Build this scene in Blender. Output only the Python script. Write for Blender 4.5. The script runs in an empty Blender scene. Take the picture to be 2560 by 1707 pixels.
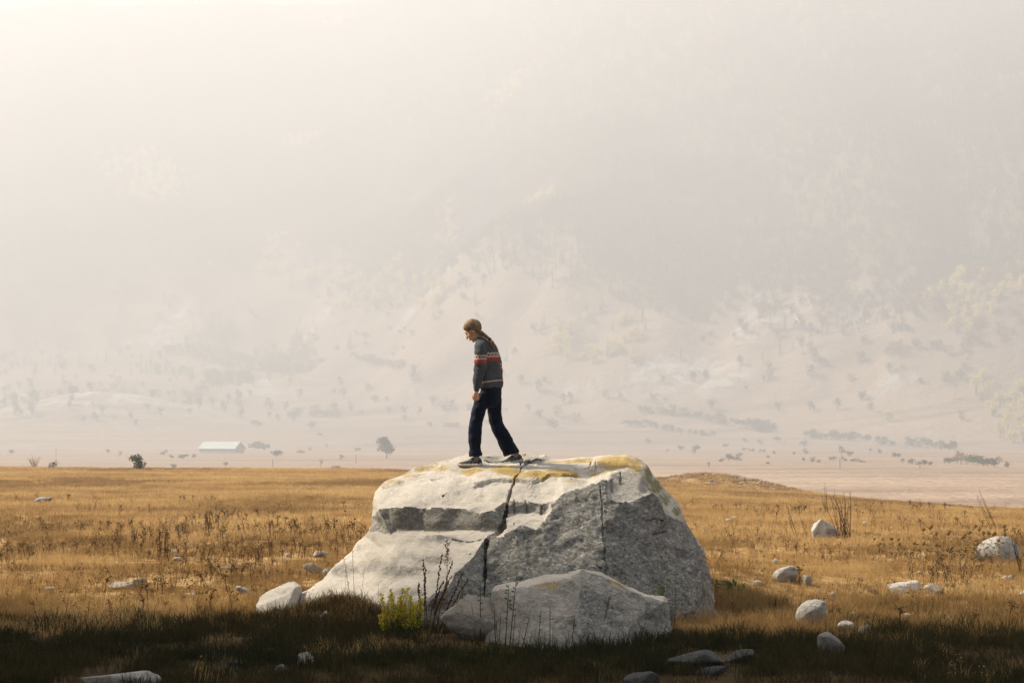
import bpy, bmesh, math, random
import numpy as np
from mathutils import Vector, Matrix, Euler
from mathutils.geometry import delaunay_2d_cdt
from mathutils.bvhtree import BVHTree

random.seed(7)
rng = np.random.default_rng(7)
R = math.radians
scene = bpy.context.scene
col = scene.collection

# ------------------------------------------------------------------ camera, sky, sun, exposure
CAM_H = 2.0
FPX = 4978.0            # focal length in photo pixels (2560 wide) = 70 mm on 36 mm
HZ = 1090.0             # photo row of the eye-level horizon
cam_d = bpy.data.cameras.new('camera')
cam_d.lens = 70.0; cam_d.sensor_width = 36.0
cam_d.shift_y = (HZ - 853.5) / 2560.0
cam_d.clip_start = 0.1; cam_d.clip_end = 20000.0
cam = bpy.data.objects.new('camera', cam_d); col.objects.link(cam)
cam.location = (0, 0, CAM_H); cam.rotation_euler = (R(90), 0, 0)
scene.camera = cam

SUN_ELEV = 40.0
SUN_AZ = 75.0           # degrees to the left of the viewing direction
s_dir = Vector((-math.sin(R(SUN_AZ)) * math.cos(R(SUN_ELEV)), math.cos(R(SUN_AZ)) * math.cos(R(SUN_ELEV)), math.sin(R(SUN_ELEV))))
world = bpy.data.worlds.new('World'); scene.world = world; world.use_nodes = True
wn = world.node_tree.nodes; wl = world.node_tree.links
sky = wn.new('ShaderNodeTexSky'); sky.sky_type = 'NISHITA'; sky.sun_disc = False
sky.sun_elevation = R(SUN_ELEV); sky.sun_rotation = R(-SUN_AZ)
sky.dust_density = 3.0; sky.air_density = 1.0
wl.new(sky.outputs[0], wn['Background'].inputs[0]); wn['Background'].inputs[1].default_value = 0.055
sun_d = bpy.data.lights.new('sun', 'SUN'); sun_d.energy = 5.0; sun_d.angle = R(5.0); sun_d.color = (1.0, 0.915, 0.79)
sun = bpy.data.objects.new('sun', sun_d); col.objects.link(sun)
sun.rotation_euler = s_dir.to_track_quat('Z', 'Y').to_euler(); sun.location = (-30, 20, 40)
scene.view_settings.view_transform = 'Standard'; scene.view_settings.look = 'None'
scene.view_settings.gamma = 1.0; scene.view_settings.use_curve_mapping = False
scene.view_settings.exposure = 2.08
scene.render.engine = 'CYCLES'
cy = scene.cycles
cy.use_denoising = True
cy.max_bounces = 6; cy.diffuse_bounces = 3; cy.glossy_bounces = 2; cy.transmission_bounces = 3
cy.volume_bounces = 0; cy.transparent_max_bounces = 4

# ------------------------------------------------------------------ numeric helpers
def sstep(a, b, x):
    t = np.clip((np.asarray(x, float) - a) / (b - a), 0, 1); return t * t * (3 - 2 * t)

def _hash(ix, iy, iz, seed):
    h = (ix.astype(np.int64) * 374761393 + iy.astype(np.int64) * 668265263 + iz.astype(np.int64) * 2147483647 + seed * 144665) & 0xFFFFFFFF
    h = ((h ^ (h >> 13)) * 1274126177) & 0xFFFFFFFF
    h = ((h ^ (h >> 16)) * 2246822519) & 0xFFFFFFFF
    return ((h ^ (h >> 15)) & 0xFFFFFF) / float(0xFFFFFF) * 2 - 1

def vnoise(P, seed=0):
    P = np.asarray(P, float)
    i = np.floor(P); f = P - i; f = f * f * f * (f * (f * 6 - 15) + 10); i = i.astype(np.int64)
    out = 0
    for dx in (0, 1):
        wx = f[:, 0] if dx else 1 - f[:, 0]
        for dy in (0, 1):
            wy = f[:, 1] if dy else 1 - f[:, 1]
            for dz in (0, 1):
                wz = f[:, 2] if dz else 1 - f[:, 2]
                out = out + wx * wy * wz * _hash(i[:, 0] + dx, i[:, 1] + dy, i[:, 2] + dz, seed)
    return out

def fbm(P, octv=4, seed=0, gain=0.5, lac=2.03):
    P = np.asarray(P, float); a = 1.0; s = 0; n = 0
    for o in range(octv):
        s = s + a * vnoise(P, seed + o * 17); n += a; a *= gain; P = P * lac + 11.3
    return s / n

def fbm2(x, y, octv=4, seed=0, gain=0.5):
    x = np.asarray(x, float); y = np.asarray(y, float); sh = np.broadcast(x, y).shape
    P = np.stack([np.broadcast_to(x, sh).ravel(), np.broadcast_to(y, sh).ravel(), np.full(int(np.prod(sh)) if sh else 1, 0.37)], 1)
    return fbm(P, octv, seed, gain).reshape(sh)

def at(px, py, Y):
    return Vector(((px - 1280.0) / FPX * Y, Y, CAM_H - (py - HZ) / FPX * Y))

# ------------------------------------------------------------------ the lie of the land
def bump(X, Y, cx, cy_, rx, ry, h):
    return h * np.exp(-((X - cx) / rx) ** 2 - ((Y - cy_) / ry) ** 2)

def field_z(X, Y):
    X = np.asarray(X, float); Y = np.asarray(Y, float)
    t = sstep(32, 112, Y)
    xr = np.maximum(X + 6, 0)
    z = t * (0.12 - 0.0022 * xr ** 2 * (xr < 60) - 0.0022 * 3600 * (xr >= 60) - 0.006 * (X + 28).clip(0, 60))
    z = z + 0.07 * fbm2(X / 5.0, Y / 7.0, 3, 3) * sstep(14, 30, Y) + 0.03 * fbm2(X / 1.1, Y / 1.4, 2, 5)
    z = z + bump(X, Y, -1.9, 21.7, 0.5, 0.5, 0.17) + bump(X, Y, -1.35, 21.4, 0.4, 0.4, 0.08)
    z = z + bump(X, Y, 3.3, 26.0, 1.3, 1.6, 0.22) + bump(X, Y, 2.3, 25.2, 0.8, 1.4, 0.15)
    z = z + bump(X, Y, 5.9, 27.0, 1.6, 1.6, 0.12)
    z = z + bump(X, Y, 10.3, 108, 2.2, 3.0, 0.55) + bump(X, Y, 13.2, 109, 2.4, 3.0, 0.42) + bump(X, Y, 25.5, 100, 3.2, 3.0, 0.5)
    z = z - 0.05 * (20.5 - Y).clip(0, 60) * sstep(21, 17, Y) * 0.6
    z = z - 0.22 * (Y - 116).clip(0, None) * sstep(112, 135, Y)
    return z

def foot_y(X):
    return 1600 - 0.95 * np.clip(X, -600, 330) * sstep(-700, 500, X) - 0.15 * np.clip(-X, 0, 900) * -1.0

def valley_z(X, Y):
    X = np.asarray(X, float); Y = np.asarray(Y, float)
    z = -15.5 + 0.0075 * (Y - 650).clip(0, 1500) + 1.6 * fbm2(X / 240, Y / 160, 3, 21) * sstep(300, 900, Y)
    z = z + 0.035 * (Y - 1050).clip(0, 900) * sstep(1000, 1500, Y)
    tq = (fbm2(X / 420, Y / 300, 2, 77) * 2 + Y / 75.0 + X / 520.0); fq = tq - np.floor(tq)
    z = z + 2.2 * (sstep(0.0, 0.22, fq) - fq) * sstep(950, 1200, Y)                                # low field terraces
    t = Y - foot_y(X)
    ap = 620 - 0.9 * np.clip(X + 200, 0, 500)
    z = z + 0.11 * (t + 130).clip(0, 1e9) * sstep(-130, 160, t) * 0.9
    z = z + 0.62 * (t - ap * 0.55).clip(0, 1e9) * sstep(0, 320, t - ap * 0.45)
    spur = fbm2(X / 330 + 0.18 * t / 300, t / 900, 4, 31)
    z = z + sstep(60, 700, t) * (75 * spur + 22 * fbm2(X / 95, Y / 95, 4, 41))
    dm = np.hypot(X - 950, (Y - 2700) * 0.95)
    rt = 0.66 * (1520 - dm + 110 * fbm2(X / 260, Y / 260, 4, 51)).clip(0, None); rt = rt * sstep(0, 260, rt) 
    z = np.maximum(z, -6 + rt + 10 * fbm2(X / 80, Y / 80, 4, 45) * sstep(20, 120, rt))
    z = z + bump(X, Y, -330, 1600, 95, 70, 26)                       # rocky knoll on the left
    cap = 640.0
    z = np.where(z > cap * 0.8, cap * 0.8 + (cap * 0.2) * np.tanh((z - cap * 0.8) / (cap * 0.2)), z)
    return z

def ground_z(X, Y):
    return np.where(np.asarray(Y) < 150, field_z(X, Y), valley_z(X, Y))

_FY = 12.0 * (118.0 / 12.0) ** np.linspace(0, 1, 700)
def on_field(px, py):
    d = (CAM_H - (py - HZ) / FPX * _FY) - field_z((px - 1280) / FPX * _FY, _FY)
    k = max(int(np.argmax(d < 0)), 1)
    if d[k] >= 0: return at(px, py, 112.0)
    t = d[k - 1] / (d[k - 1] - d[k])
    return at(px, py, float(_FY[k - 1] + t * (_FY[k] - _FY[k - 1])))

def on_valley(px, py, y0=500.0, y1=3300.0):
    Ys = np.linspace(y0, y1, 900)
    d = (CAM_H - (py - HZ) / FPX * Ys) - valley_z((px - 1280) / FPX * Ys, Ys)
    k = np.argmax(d < 0)
    if d[k] >= 0: k = len(Ys) - 1
    return at(px, py, float(Ys[k]))

# ------------------------------------------------------------------ object helpers
def mesh_obj(name, verts, faces, mat=None, parent=None, smooth=True, link=True):
    me = bpy.data.meshes.new(name)
    if isinstance(verts, np.ndarray): verts = verts.tolist()
    if isinstance(faces, np.ndarray): faces = faces.tolist()
    me.from_pydata(verts, [], faces); me.update()
    if mat: me.materials.append(mat)
    if smooth: me.polygons.foreach_set('use_smooth', [True] * len(me.polygons))
    o = bpy.data.objects.new(name, me)
    if link: col.objects.link(o)
    if parent: o.parent = parent
    return o

def tag(o, label, cat, group=None):
    o['label'] = label; o['category'] = cat
    if group: o['group'] = group
    return o

def empty(name, loc):
    o = bpy.data.objects.new(name, None); col.objects.link(o); o.location = loc; o.empty_display_size = 0.2
    return o

def set_attr(o, name, vals, typ='FLOAT'):
    a = o.data.attributes.new(name, typ, 'POINT'); a.data.foreach_set('value', np.asarray(vals, float).ravel())

class MB:
    def __init__(s): s.v = []; s.f = []
    def add(s, verts, faces):
        b = len(s.v); s.v += [tuple(v) for v in verts]; s.f += [tuple(i + b for i in f) for f in faces]
    def box(s, c, d, rot=None):
        c = Vector(c); hx, hy, hz = d[0] / 2, d[1] / 2, d[2] / 2
        vs = [Vector((x, y, z)) for x in (-hx, hx) for y in (-hy, hy) for z in (-hz, hz)]
        if rot: vs = [rot @ v for v in vs]
        s.add([v + c for v in vs], [(0, 1, 3, 2), (4, 6, 7, 5), (0, 4, 5, 1), (2, 3, 7, 6), (0, 2, 6, 4), (1, 5, 7, 3)])
    def tube(s, pts, radii, n=5, caps=True):
        pts = [Vector(p) for p in pts]; rings = []; b = len(s.v)
        for i, p in enumerate(pts):
            t = (pts[min(i + 1, len(pts) - 1)] - pts[max(i - 1, 0)]).normalized()
            a = t.cross(Vector((0.13, 1, 0.07))).normalized(); c = t.cross(a).normalized(); r = radii[i] if hasattr(radii, '__len__') else radii
            for k in range(n):
                an = 2 * math.pi * k / n; s.v.append(tuple(p + a * (math.cos(an) * r) + c * (math.sin(an) * r)))
        for i in range(len(pts) - 1):
            for k in range(n):
                k2 = (k + 1) % n; s.f.append((b + i * n + k, b + i * n + k2, b + (i + 1) * n + k2, b + (i + 1) * n + k))
        if caps:
            s.f.append(tuple(b + k for k in range(n))[::-1]); e = b + (len(pts) - 1) * n; s.f.append(tuple(e + k for k in range(n)))
    def ell(s, c, r, rot=None, nu=12, nv=8):
        c = Vector(c); b = len(s.v); vs = []
        for j in range(1, nv):
            th = math.pi * j / nv
            for i in range(nu):
                ph = 2 * math.pi * i / nu
                vs.append(Vector((r[0] * math.sin(th) * math.cos(ph), r[1] * math.sin(th) * math.sin(ph), r[2] * math.cos(th))))
        vs.append(Vector((0, 0, r[2]))); vs.append(Vector((0, 0, -r[2])))
        if rot: vs = [rot @ v for v in vs]
        s.v += [tuple(v + c) for v in vs]; top = b + (nv - 1) * nu
        for j in range(nv - 2):
            for i in range(nu):
                i2 = (i + 1) % nu; s.f.append((b + j * nu + i, b + (j + 1) * nu + i, b + (j + 1) * nu + i2, b + j * nu + i2))
        for i in range(nu):
            i2 = (i + 1) % nu; s.f.append((top, b + i, b + i2)); s.f.append((top + 1, b + (nv - 2) * nu + i2, b + (nv - 2) * nu + i))
    def leaf(s, p, d, l, w, nrm=None):
        p = Vector(p); d = Vector(d).normalized()
        n = Vector(nrm) if nrm else Vector((random.uniform(-1, 1), random.uniform(-1, 1), random.uniform(-.3, 1)))
        sd = d.cross(n)
        if sd.length < 1e-4: sd = d.orthogonal()
        sd.normalize()
        m = p + d * (l * 0.5)
        s.add([p, m + sd * (w / 2), p + d * l, m - sd * (w / 2)], [(0, 1, 2, 3)])
    def build(s, name, mat, parent=None, smooth=False, link=True):
        return mesh_obj(name, s.v, s.f, mat, parent, smooth, link)

# ------------------------------------------------------------------ materials
class NT:
    def __init__(s, name):
        s.m = bpy.data.materials.new(name); s.m.use_nodes = True; s.t = s.m.node_tree; s.t.nodes.clear()
        s.out = s.t.nodes.new('ShaderNodeOutputMaterial')
    def n(s, typ, **kw):
        nd = s.t.nodes.new(typ)
        for k, v in kw.items():
            if k.startswith('i_'):
                key = k[2:]; key = int(key) if key.isdigit() else key.replace('_', ' ')
                if isinstance(v, bpy.types.NodeSocket): s.t.links.new(v, nd.inputs[key])
                else: nd.inputs[key].default_value = v
            else: setattr(nd, k, v)
        return nd
    def link(s, a, b): s.t.links.new(a, b)
    def pos(s, scale=(1, 1, 1), obj=False):
        src = s.n('ShaderNodeTexCoord').outputs['Object'] if obj else s.n('ShaderNodeNewGeometry').outputs['Position']
        if scale == (1, 1, 1): return src
        return s.n('ShaderNodeMapping', i_Vector=src, i_Scale=scale).outputs[0]
    def noise(s, scale, detail=3, rough=0.55, vec=None, dist=0.0):
        nd = s.n('ShaderNodeTexNoise', i_Scale=scale, i_Detail=detail, i_Roughness=rough, i_Distortion=dist)
        s.link(vec if vec else s.pos(), nd.inputs['Vector']); return nd.outputs[0]
    def ramp(s, fac, stops, interp='LINEAR'):
        nd = s.n('ShaderNodeValToRGB'); s.link(fac, nd.inputs[0]); cr = nd.color_ramp; cr.interpolation = interp
        while len(cr.elements) < len(stops): cr.elements.new(0.5)
        for e, (p, c) in zip(cr.elements, stops):
            e.position = p; e.color = (c, c, c, 1) if isinstance(c, (int, float)) else (*c, 1)
        return nd.outputs[0]
    def mix(s, fac, a, b, mode='MIX'):
        nd = s.n('ShaderNodeMix', data_type='RGBA', blend_type=mode, clamp_result=False)
        for v, i in ((fac, 0), (a, 6), (b, 7)):
            if isinstance(v, bpy.types.NodeSocket): s.link(v, nd.inputs[i])
            elif i == 0: nd.inputs[0].default_value = v
            else: nd.inputs[i].default_value = (*v, 1)
        return nd.outputs[2]
    def math(s, op, a, b=None, c=None, clamp=False):
        nd = s.n('ShaderNodeMath', operation=op, use_clamp=clamp)
        for i, v in enumerate((a, b, c)):
            if v is None: continue
            if isinstance(v, bpy.types.NodeSocket): s.link(v, nd.inputs[i])
            else: nd.inputs[i].default_value = v
        return nd.outputs[0]
    def attr(s, name): return s.n('ShaderNodeAttribute', attribute_name=name).outputs['Fac']
    def surf(s, color, rough=0.9, bump=None, bstr=0.5, bdist=0.02, spec=0.2):
        p = s.n('ShaderNodeBsdfPrincipled', i_Roughness=rough); p.inputs['Specular IOR Level'].default_value = spec
        if isinstance(color, bpy.types.NodeSocket): s.link(color, p.inputs[0])
        else: p.inputs[0].default_value = (*color, 1)
        if bump is not None:
            b = s.n('ShaderNodeBump', i_Strength=bstr, i_Distance=bdist); s.link(bump, b.inputs['Height']); s.link(b.outputs[0], p.inputs['Normal'])
        s.link(p.outputs[0], s.out.inputs[0]); return s.m
    def leafy(s, color, trans=0.35):
        d = s.n('ShaderNodeBsdfDiffuse'); t = s.n('ShaderNodeBsdfTranslucent'); mx = s.n('ShaderNodeMixShader', i_0=trans)
        for nd in (d, t):
            if isinstance(color, bpy.types.NodeSocket): s.link(color, nd.inputs[0])
            else: nd.inputs[0].default_value = (*color, 1)
        s.link(d.outputs[0], mx.inputs[1]); s.link(t.outputs[0], mx.inputs[2]); s.link(mx.outputs[0], s.out.inputs[0]); return s.m

def rock_mat(name, pale=(0.49, 0.44, 0.365), grey=(0.32, 0.30, 0.255), dark=(0.040, 0.040, 0.038), attrs=False, warm=0.0, speck=1.0):
    m = NT(name); P = m.pos(obj=not attrs)
    big = m.noise(1.7, 4, 0.6, P); mid = m.noise(7.0, 5, 0.62, P, 0.4)
    fine = m.noise(32.0, 4, 0.7, P, 0.3); grain = m.noise(85.0, 2, 0.6, P)
    base = m.mix(m.ramp(mid, [(0.35, 0.0), (0.7, 1.0)]), tuple(c * 0.86 for c in pale), pale)
    base = m.mix(m.ramp(big, [(0.45, 0.0), (0.7, 0.5)]), base, tuple(c * 0.7 for c in pale))
    st = m.pos((2.0, 2.0, 9.0), obj=not attrs)
    base = m.mix(m.ramp(m.noise(3.0, 5, 0.6, st, 0.5), [(0.53, 0.0), (0.70, 0.6)]), base, (0.27, 0.24, 0.195))
    base = m.mix(m.ramp(fine, [(0.60, 0.0), (0.72, 0.5 * speck)]), base, tuple(c * 0.5 for c in pale))
    gr = m.mix(m.ramp(mid, [(0.36, 0.0), (0.62, 1.0)]), tuple(c * 0.72 for c in grey), grey)
    gr = m.mix(m.ramp(m.noise(4.2, 5, 0.6, P, 0.8), [(0.42, 0.0), (0.66, 0.65)]), gr, tuple(c * 0.45 for c in grey))
    stk = m.n('ShaderNodeMapping', i_Vector=P, i_Rotation=(0.0, 0.6, 0.0), i_Scale=(21.0, 23.0, 30.0)).outputs[0]
    fl = m.noise(1.0, 5, 0.72, stk, 0.7)
    gr = m.mix(m.ramp(fl, [(0.34, 0.88), (0.51, 0.0)]), gr, dark)
    gr = m.mix(m.ramp(fl, [(0.55, 0.0), (0.66, 0.85)]), gr, tuple(min(1, c * 1.75) for c in grey))
    gr = m.mix(m.ramp(grain, [(0.30, 0.8), (0.44, 0.0)]), gr, dark)
    if attrs:
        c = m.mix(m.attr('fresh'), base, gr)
        ln = m.math('ADD', m.attr('lichen'), m.math('MULTIPLY', m.math('SUBTRACT', m.noise(9, 5, 0.7, P, 0.3), 0.5), 1.5))
        ln = m.ramp(ln, [(0.38, 0.0), (0.72, 1.0)])
        lc = m.mix(m.noise(26, 4, 0.6, P), (0.22, 0.14, 0.035), (0.42, 0.29, 0.085))
        c = m.mix(m.math('MULTIPLY', ln, 0.92), c, lc)
        ms = m.math('ADD', m.attr('moss'), m.math('MULTIPLY', m.math('SUBTRACT', m.noise(11, 5, 0.7, P), 0.5), 1.6))
        c = m.mix(m.math('MULTIPLY', m.ramp(ms, [(0.5, 0.0), (0.75, 1.0)]), 0.85), c, (0.13, 0.115, 0.03))
        c = m.mix(m.attr('crack'), c, (0.03, 0.028, 0.024))
        bs = m.math('ADD', 0.55, m.math('MULTIPLY', m.attr('fresh'), 0.65))
    else:
        c = m.mix(m.ramp(m.noise(3.1, 4, 0.6, P, 0.6), [(0.46, 0.0), (0.60, 0.8)]), base, gr)
        if warm: c = m.mix(m.math('MULTIPLY', m.ramp(m.noise(5.0, 4, 0.6, P), [(0.52, 0.0), (0.66, 1.0)]), warm), c, (0.36, 0.22, 0.11))
        bs = None
    h = m.math('ADD', m.math('MULTIPLY', fine, 0.7), m.math('MULTIPLY', grain, 0.35))
    h = m.math('ADD', h, m.math('MULTIPLY', m.noise(13, 4, 0.6, st, 0.4), 0.8))
    if bs: h = m.math('MULTIPLY', h, bs)
    return m.surf(c, 0.92, h, 0.9, 0.03, 0.15)

M = {}
M['boulder'] = rock_mat('granite_boulder', attrs=True)
M['stone_pale'] = rock_mat('granite_pale', pale=(0.46, 0.42, 0.36), speck=0.8)
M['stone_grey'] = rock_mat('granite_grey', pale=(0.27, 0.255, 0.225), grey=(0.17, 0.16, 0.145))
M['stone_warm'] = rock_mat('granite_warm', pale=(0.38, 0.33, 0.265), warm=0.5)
M['stone_dark'] = rock_mat('granite_dark', pale=(0.085, 0.085, 0.078), grey=(0.05, 0.05, 0.046))  # very dark base; on the foreground rocks it carries painted shade

def soil_mat():
    m = NT('meadow_soil'); P = m.pos()
    y = m.n('ShaderNodeSeparateXYZ', i_0=P).outputs[1]
    a = m.mix(m.ramp(m.noise(0.35, 5, 0.6), [(0.35, 0.0), (0.65, 1.0)]), (0.34, 0.205, 0.08), (0.48, 0.31, 0.125))
    a = m.mix(m.ramp(m.noise(0.09, 4, 0.55, m.pos((0.6, 1.8, 1))), [(0.45, 0.0), (0.68, 0.7)]), a, (0.30, 0.165, 0.062))
    a = m.mix(m.ramp(m.noise(2.6, 6, 0.75), [(0.42, 0.0), (0.60, 0.9)]), a, (0.13, 0.078, 0.032))
    near = m.ramp(m.math('DIVIDE', y, 60.0), [(0.0, 1.0), (0.30, 1.0), (0.43, 0.0)])  # soil painted darker close by, deepening the foreground shade
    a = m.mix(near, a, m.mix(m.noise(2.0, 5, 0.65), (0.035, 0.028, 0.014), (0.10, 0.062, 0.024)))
    return m.surf(a, 0.95, m.noise(14, 5, 0.7), 0.8, 0.05, 0.05)
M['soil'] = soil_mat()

def hill_mat():
    m = NT('valley_grassland'); P = m.pos()
    a = m.mix(m.ramp(m.noise(0.004, 5, 0.6), [(0.35, 0.0), (0.65, 1.0)]), (0.245, 0.17, 0.12), (0.33, 0.24, 0.165))
    a = m.mix(m.ramp(m.noise(0.02, 5, 0.6, m.pos((0.25, 1.6, 1.0))), [(0.50, 0.0), (0.66, 0.7)]), a, (0.15, 0.10, 0.062))
    a = m.mix(m.ramp(m.noise(0.012, 3, 0.5, m.pos((0.2, 1.2, 1.0))), [(0.66, 0.0), (0.75, 0.6)]), a, (0.16, 0.21, 0.09))
    rk = m.math('MULTIPLY', m.attr('rock'), m.ramp(m.noise(0.06, 6, 0.75, None, 0.6), [(0.46, 0.0), (0.56, 1.0)]))
    a = m.mix(rk, a, (0.50, 0.48, 0.45))
    a = m.mix(m.attr('wood'), a, m.mix(m.noise(0.03, 5, 0.7), (0.05, 0.05, 0.036), (0.12, 0.095, 0.06)))
    return m.surf(a, 1.0, m.noise(0.05, 5, 0.7), 0.7, 6.0, 0.0)
M['hill'] = hill_mat()

def grass_mat(name, c1, c2, c3, trans=0.4):
    m = NT(name); rnd = m.n('ShaderNodeObjectInfo').outputs['Random']
    c = m.mix(rnd, c1, c2)
    c = m.mix(m.ramp(m.noise(0.16, 4, 0.6, m.pos((0.8, 1.6, 1))), [(0.42, 0.0), (0.64, 0.85)]), c, c3)
    return m.leafy(c, trans)
M['grass_gold'] = grass_mat('grass_gold', (0.43, 0.275, 0.108), (0.60, 0.425, 0.19), (0.34, 0.20, 0.075))
M['grass_brown'] = grass_mat('grass_brown', (0.24, 0.145, 0.055), (0.40, 0.25, 0.095), (0.18, 0.11, 0.042), 0.3)
M['grass_dark'] = grass_mat('grass_dark', (0.028, 0.026, 0.012), (0.085, 0.06, 0.022), (0.022, 0.03, 0.012), 0.2)  # near-black blades with the foreground shade put into their colour
M['weed_brown'] = grass_mat('weed_brown', (0.05, 0.028, 0.013), (0.14, 0.075, 0.03), (0.09, 0.05, 0.02), 0.1)
def plain(name, c, rough=0.8, trans=None, var=0.25, scale=30):
    m = NT(name); cc = m.mix(m.noise(scale, 3, 0.6), tuple(x * (1 - var) for x in c), tuple(min(1, x * (1 + var)) for x in c))
    return m.leafy(cc, trans) if trans is not None else m.surf(cc, rough)
M['stem_dark'] = plain('stem_dark', (0.045, 0.032, 0.02), trans=0.05)
M['stem_red'] = plain('stem_red', (0.26, 0.12, 0.06), trans=0.2)
M['stem_straw'] = plain('stem_straw', (0.36, 0.22, 0.09), trans=0.3)
M['leaf_green'] = plain('leaf_green', (0.085, 0.13, 0.035), trans=0.35)
M['stem_green'] = plain('stem_green', (0.045, 0.06, 0.022), trans=0.1)
M['leaf_dull'] = plain('leaf_dull', (0.075, 0.085, 0.045), trans=0.3)
M['flower_yellow'] = plain('flower_yellow', (0.52, 0.42, 0.05), trans=0.4)
M['flower_orange'] = plain('flower_orange', (0.50, 0.26, 0.05), trans=0.3)
M['thistle'] = plain('thistle_head', (0.24, 0.15, 0.055), trans=0.15)
M['crown_grey'] = plain('crown_grey', (0.085, 0.075, 0.048), trans=0.25, scale=0.7)
M['crown_green'] = plain('crown_green', (0.07, 0.085, 0.032), trans=0.25, scale=0.7)
M['crown_yellow'] = plain('crown_yellow', (0.64, 0.53, 0.16), trans=0.35, scale=0.5)
M['crown_rust'] = plain('crown_rust', (0.24, 0.14, 0.06), trans=0.3, scale=0.5)
M['crown_pine'] = plain('crown_pine', (0.032, 0.042, 0.024), trans=0.1, scale=0.5)
M['crown_shade'] = plain('crown_shade', (0.035, 0.05, 0.02), trans=0.08, scale=0.7)
M['bark'] = plain('bark', (0.085, 0.065, 0.048), scale=6)
M['pale_twig'] = plain('pale_twig', (0.40, 0.31, 0.19), trans=0.2)

# ------------------------------------------------------------------ ground sheets
def grid_mesh(name, xs, ys, zf, mat):
    X, Y = np.meshgrid(xs, ys); Z = zf(X, Y); nx, ny = len(xs), len(ys)
    V = np.stack([X.ravel(), Y.ravel(), Z.ravel()], 1)
    i = np.arange(nx - 1)[None, :] + nx * np.arange(ny - 1)[:, None]; i = i.ravel()
    F = np.stack([i, i + 1, i + nx + 1, i + nx], 1)
    o = mesh_obj(name, V, F, mat); o['kind'] = 'structure'
    return o, V
xs = np.unique(np.concatenate([np.arange(-9, 9.01, 0.14), np.arange(-40, 40.1, 0.8), np.arange(-200, 201, 8.0)]).round(3))
ys = np.unique(np.concatenate([np.arange(14, 31, 0.14), np.arange(31, 60, 0.4), np.arange(60, 150, 0.9), np.arange(150, 241, 6.0), np.arange(-60, 14, 2.0)]).round(3))
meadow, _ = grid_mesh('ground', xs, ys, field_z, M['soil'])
xs = np.unique(np.concatenate([np.arange(-1000, 801, 9.0), np.arange(-2400, 2401, 60.0)]).round(2))
ys = np.unique(np.concatenate([np.arange(160, 900, 12.0), np.arange(900, 3000, 9.0), np.arange(3000, 3601, 50.0)]).round(2))
hills, HV = grid_mesh('terrain', xs, ys, valley_z, M['hill'])

def px_of(X, Y, Z): return 1280 + X / Y * FPX, HZ - (Z - CAM_H) / Y * FPX
def blob(px, py, cx, cy_, rx, ry): return np.exp(-(((px - cx) / rx) ** 2 + ((py - cy_) / ry) ** 2) ** 1.5)

# wood cover on the slopes, as a function of place (X east, Y north, height)
def wood_cover(X, Y, Z):
    n = fbm2(X / 160, Y / 160, 4, 61); n2 = fbm2(X / 45, Y / 45, 3, 63)
    line = 195 - 0.20 * np.clip(X + 250, 0, 560)           # tree line lower towards the right
    c = sstep(-40, 60, Z - line + 85 * n) * 0.95
    c = np.maximum(c, sstep(0.28, 0.52, n + 0.3 * n2) * sstep(25, 60, Z) * 0.45)
    return np.clip(c, 0, 1)
HX, HY, HZZ = HV[:, 0], HV[:, 1], HV[:, 2]
wc = wood_cover(HX, HY, HZZ)
rockm = np.clip(bump(HX, HY, -330, 1600, 110, 60, 1.0) * 0.9 + sstep(0.15, 0.4, fbm2(HX / 120, HY / 120, 3, 83)) * sstep(20, 60, HZZ) * (1 - sstep(150, 260, HZZ)), 0, 1)
set_attr(hills, 'wood', wc); set_attr(hills, 'rock', rockm * (1 - wc * 0.7))

# ------------------------------------------------------------------ scatter by geometry nodes (only for uncountable stuff)
def scatter(name, pts, rots, scl, idx, sources, label, cat):
    o = mesh_obj(name, np.asarray(pts), [], None, smooth=False); me = o.data
    a = me.attributes.new('rot', 'FLOAT_VECTOR', 'POINT'); a.data.foreach_set('vector', np.asarray(rots, float).ravel())
    a = me.attributes.new('scl', 'FLOAT', 'POINT'); a.data.foreach_set('value', np.asarray(scl, float))
    a = me.attributes.new('idx', 'INT', 'POINT'); a.data.foreach_set('value', np.asarray(idx, dtype=np.int32))
    c = bpy.data.collections.new(name + '_sources')
    for s in sources: c.objects.link(s)
    ng = bpy.data.node_groups.new(name + '_scatter', 'GeometryNodeTree')
    ng.interface.new_socket('Geometry', in_out='INPUT', socket_type='NodeSocketGeometry'); ng.interface.new_socket('Geometry', in_out='OUTPUT', socket_type='NodeSocketGeometry')
    gi = ng.nodes.new('NodeGroupInput'); go = ng.nodes.new('NodeGroupOutput')
    ci = ng.nodes.new('GeometryNodeCollectionInfo'); ci.inputs['Collection'].default_value = c; ci.inputs['Separate Children'].default_value = True; ci.inputs['Reset Children'].default_value = True
    ip = ng.nodes.new('GeometryNodeInstanceOnPoints'); ip.inputs['Pick Instance'].default_value = True
    def na(nm, t):
        n = ng.nodes.new('GeometryNodeInputNamedAttribute'); n.data_type = t; n.inputs['Name'].default_value = nm; return n.outputs['Attribute']
    L = ng.links.new
    L(gi.outputs[0], ip.inputs['Points']); L(ci.outputs[0], ip.inputs['Instance'])
    L(na('idx', 'INT'), ip.inputs['Instance Index']); L(na('rot', 'FLOAT_VECTOR'), ip.inputs['Rotation']); L(na('scl', 'FLOAT'), ip.inputs['Scale'])
    L(ip.outputs[0], go.inputs[0])
    md = o.modifiers.new('scatter', 'NODES'); md.node_group = ng
    o['kind'] = 'stuff'; o['label'] = label; o['category'] = cat
    return o

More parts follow.
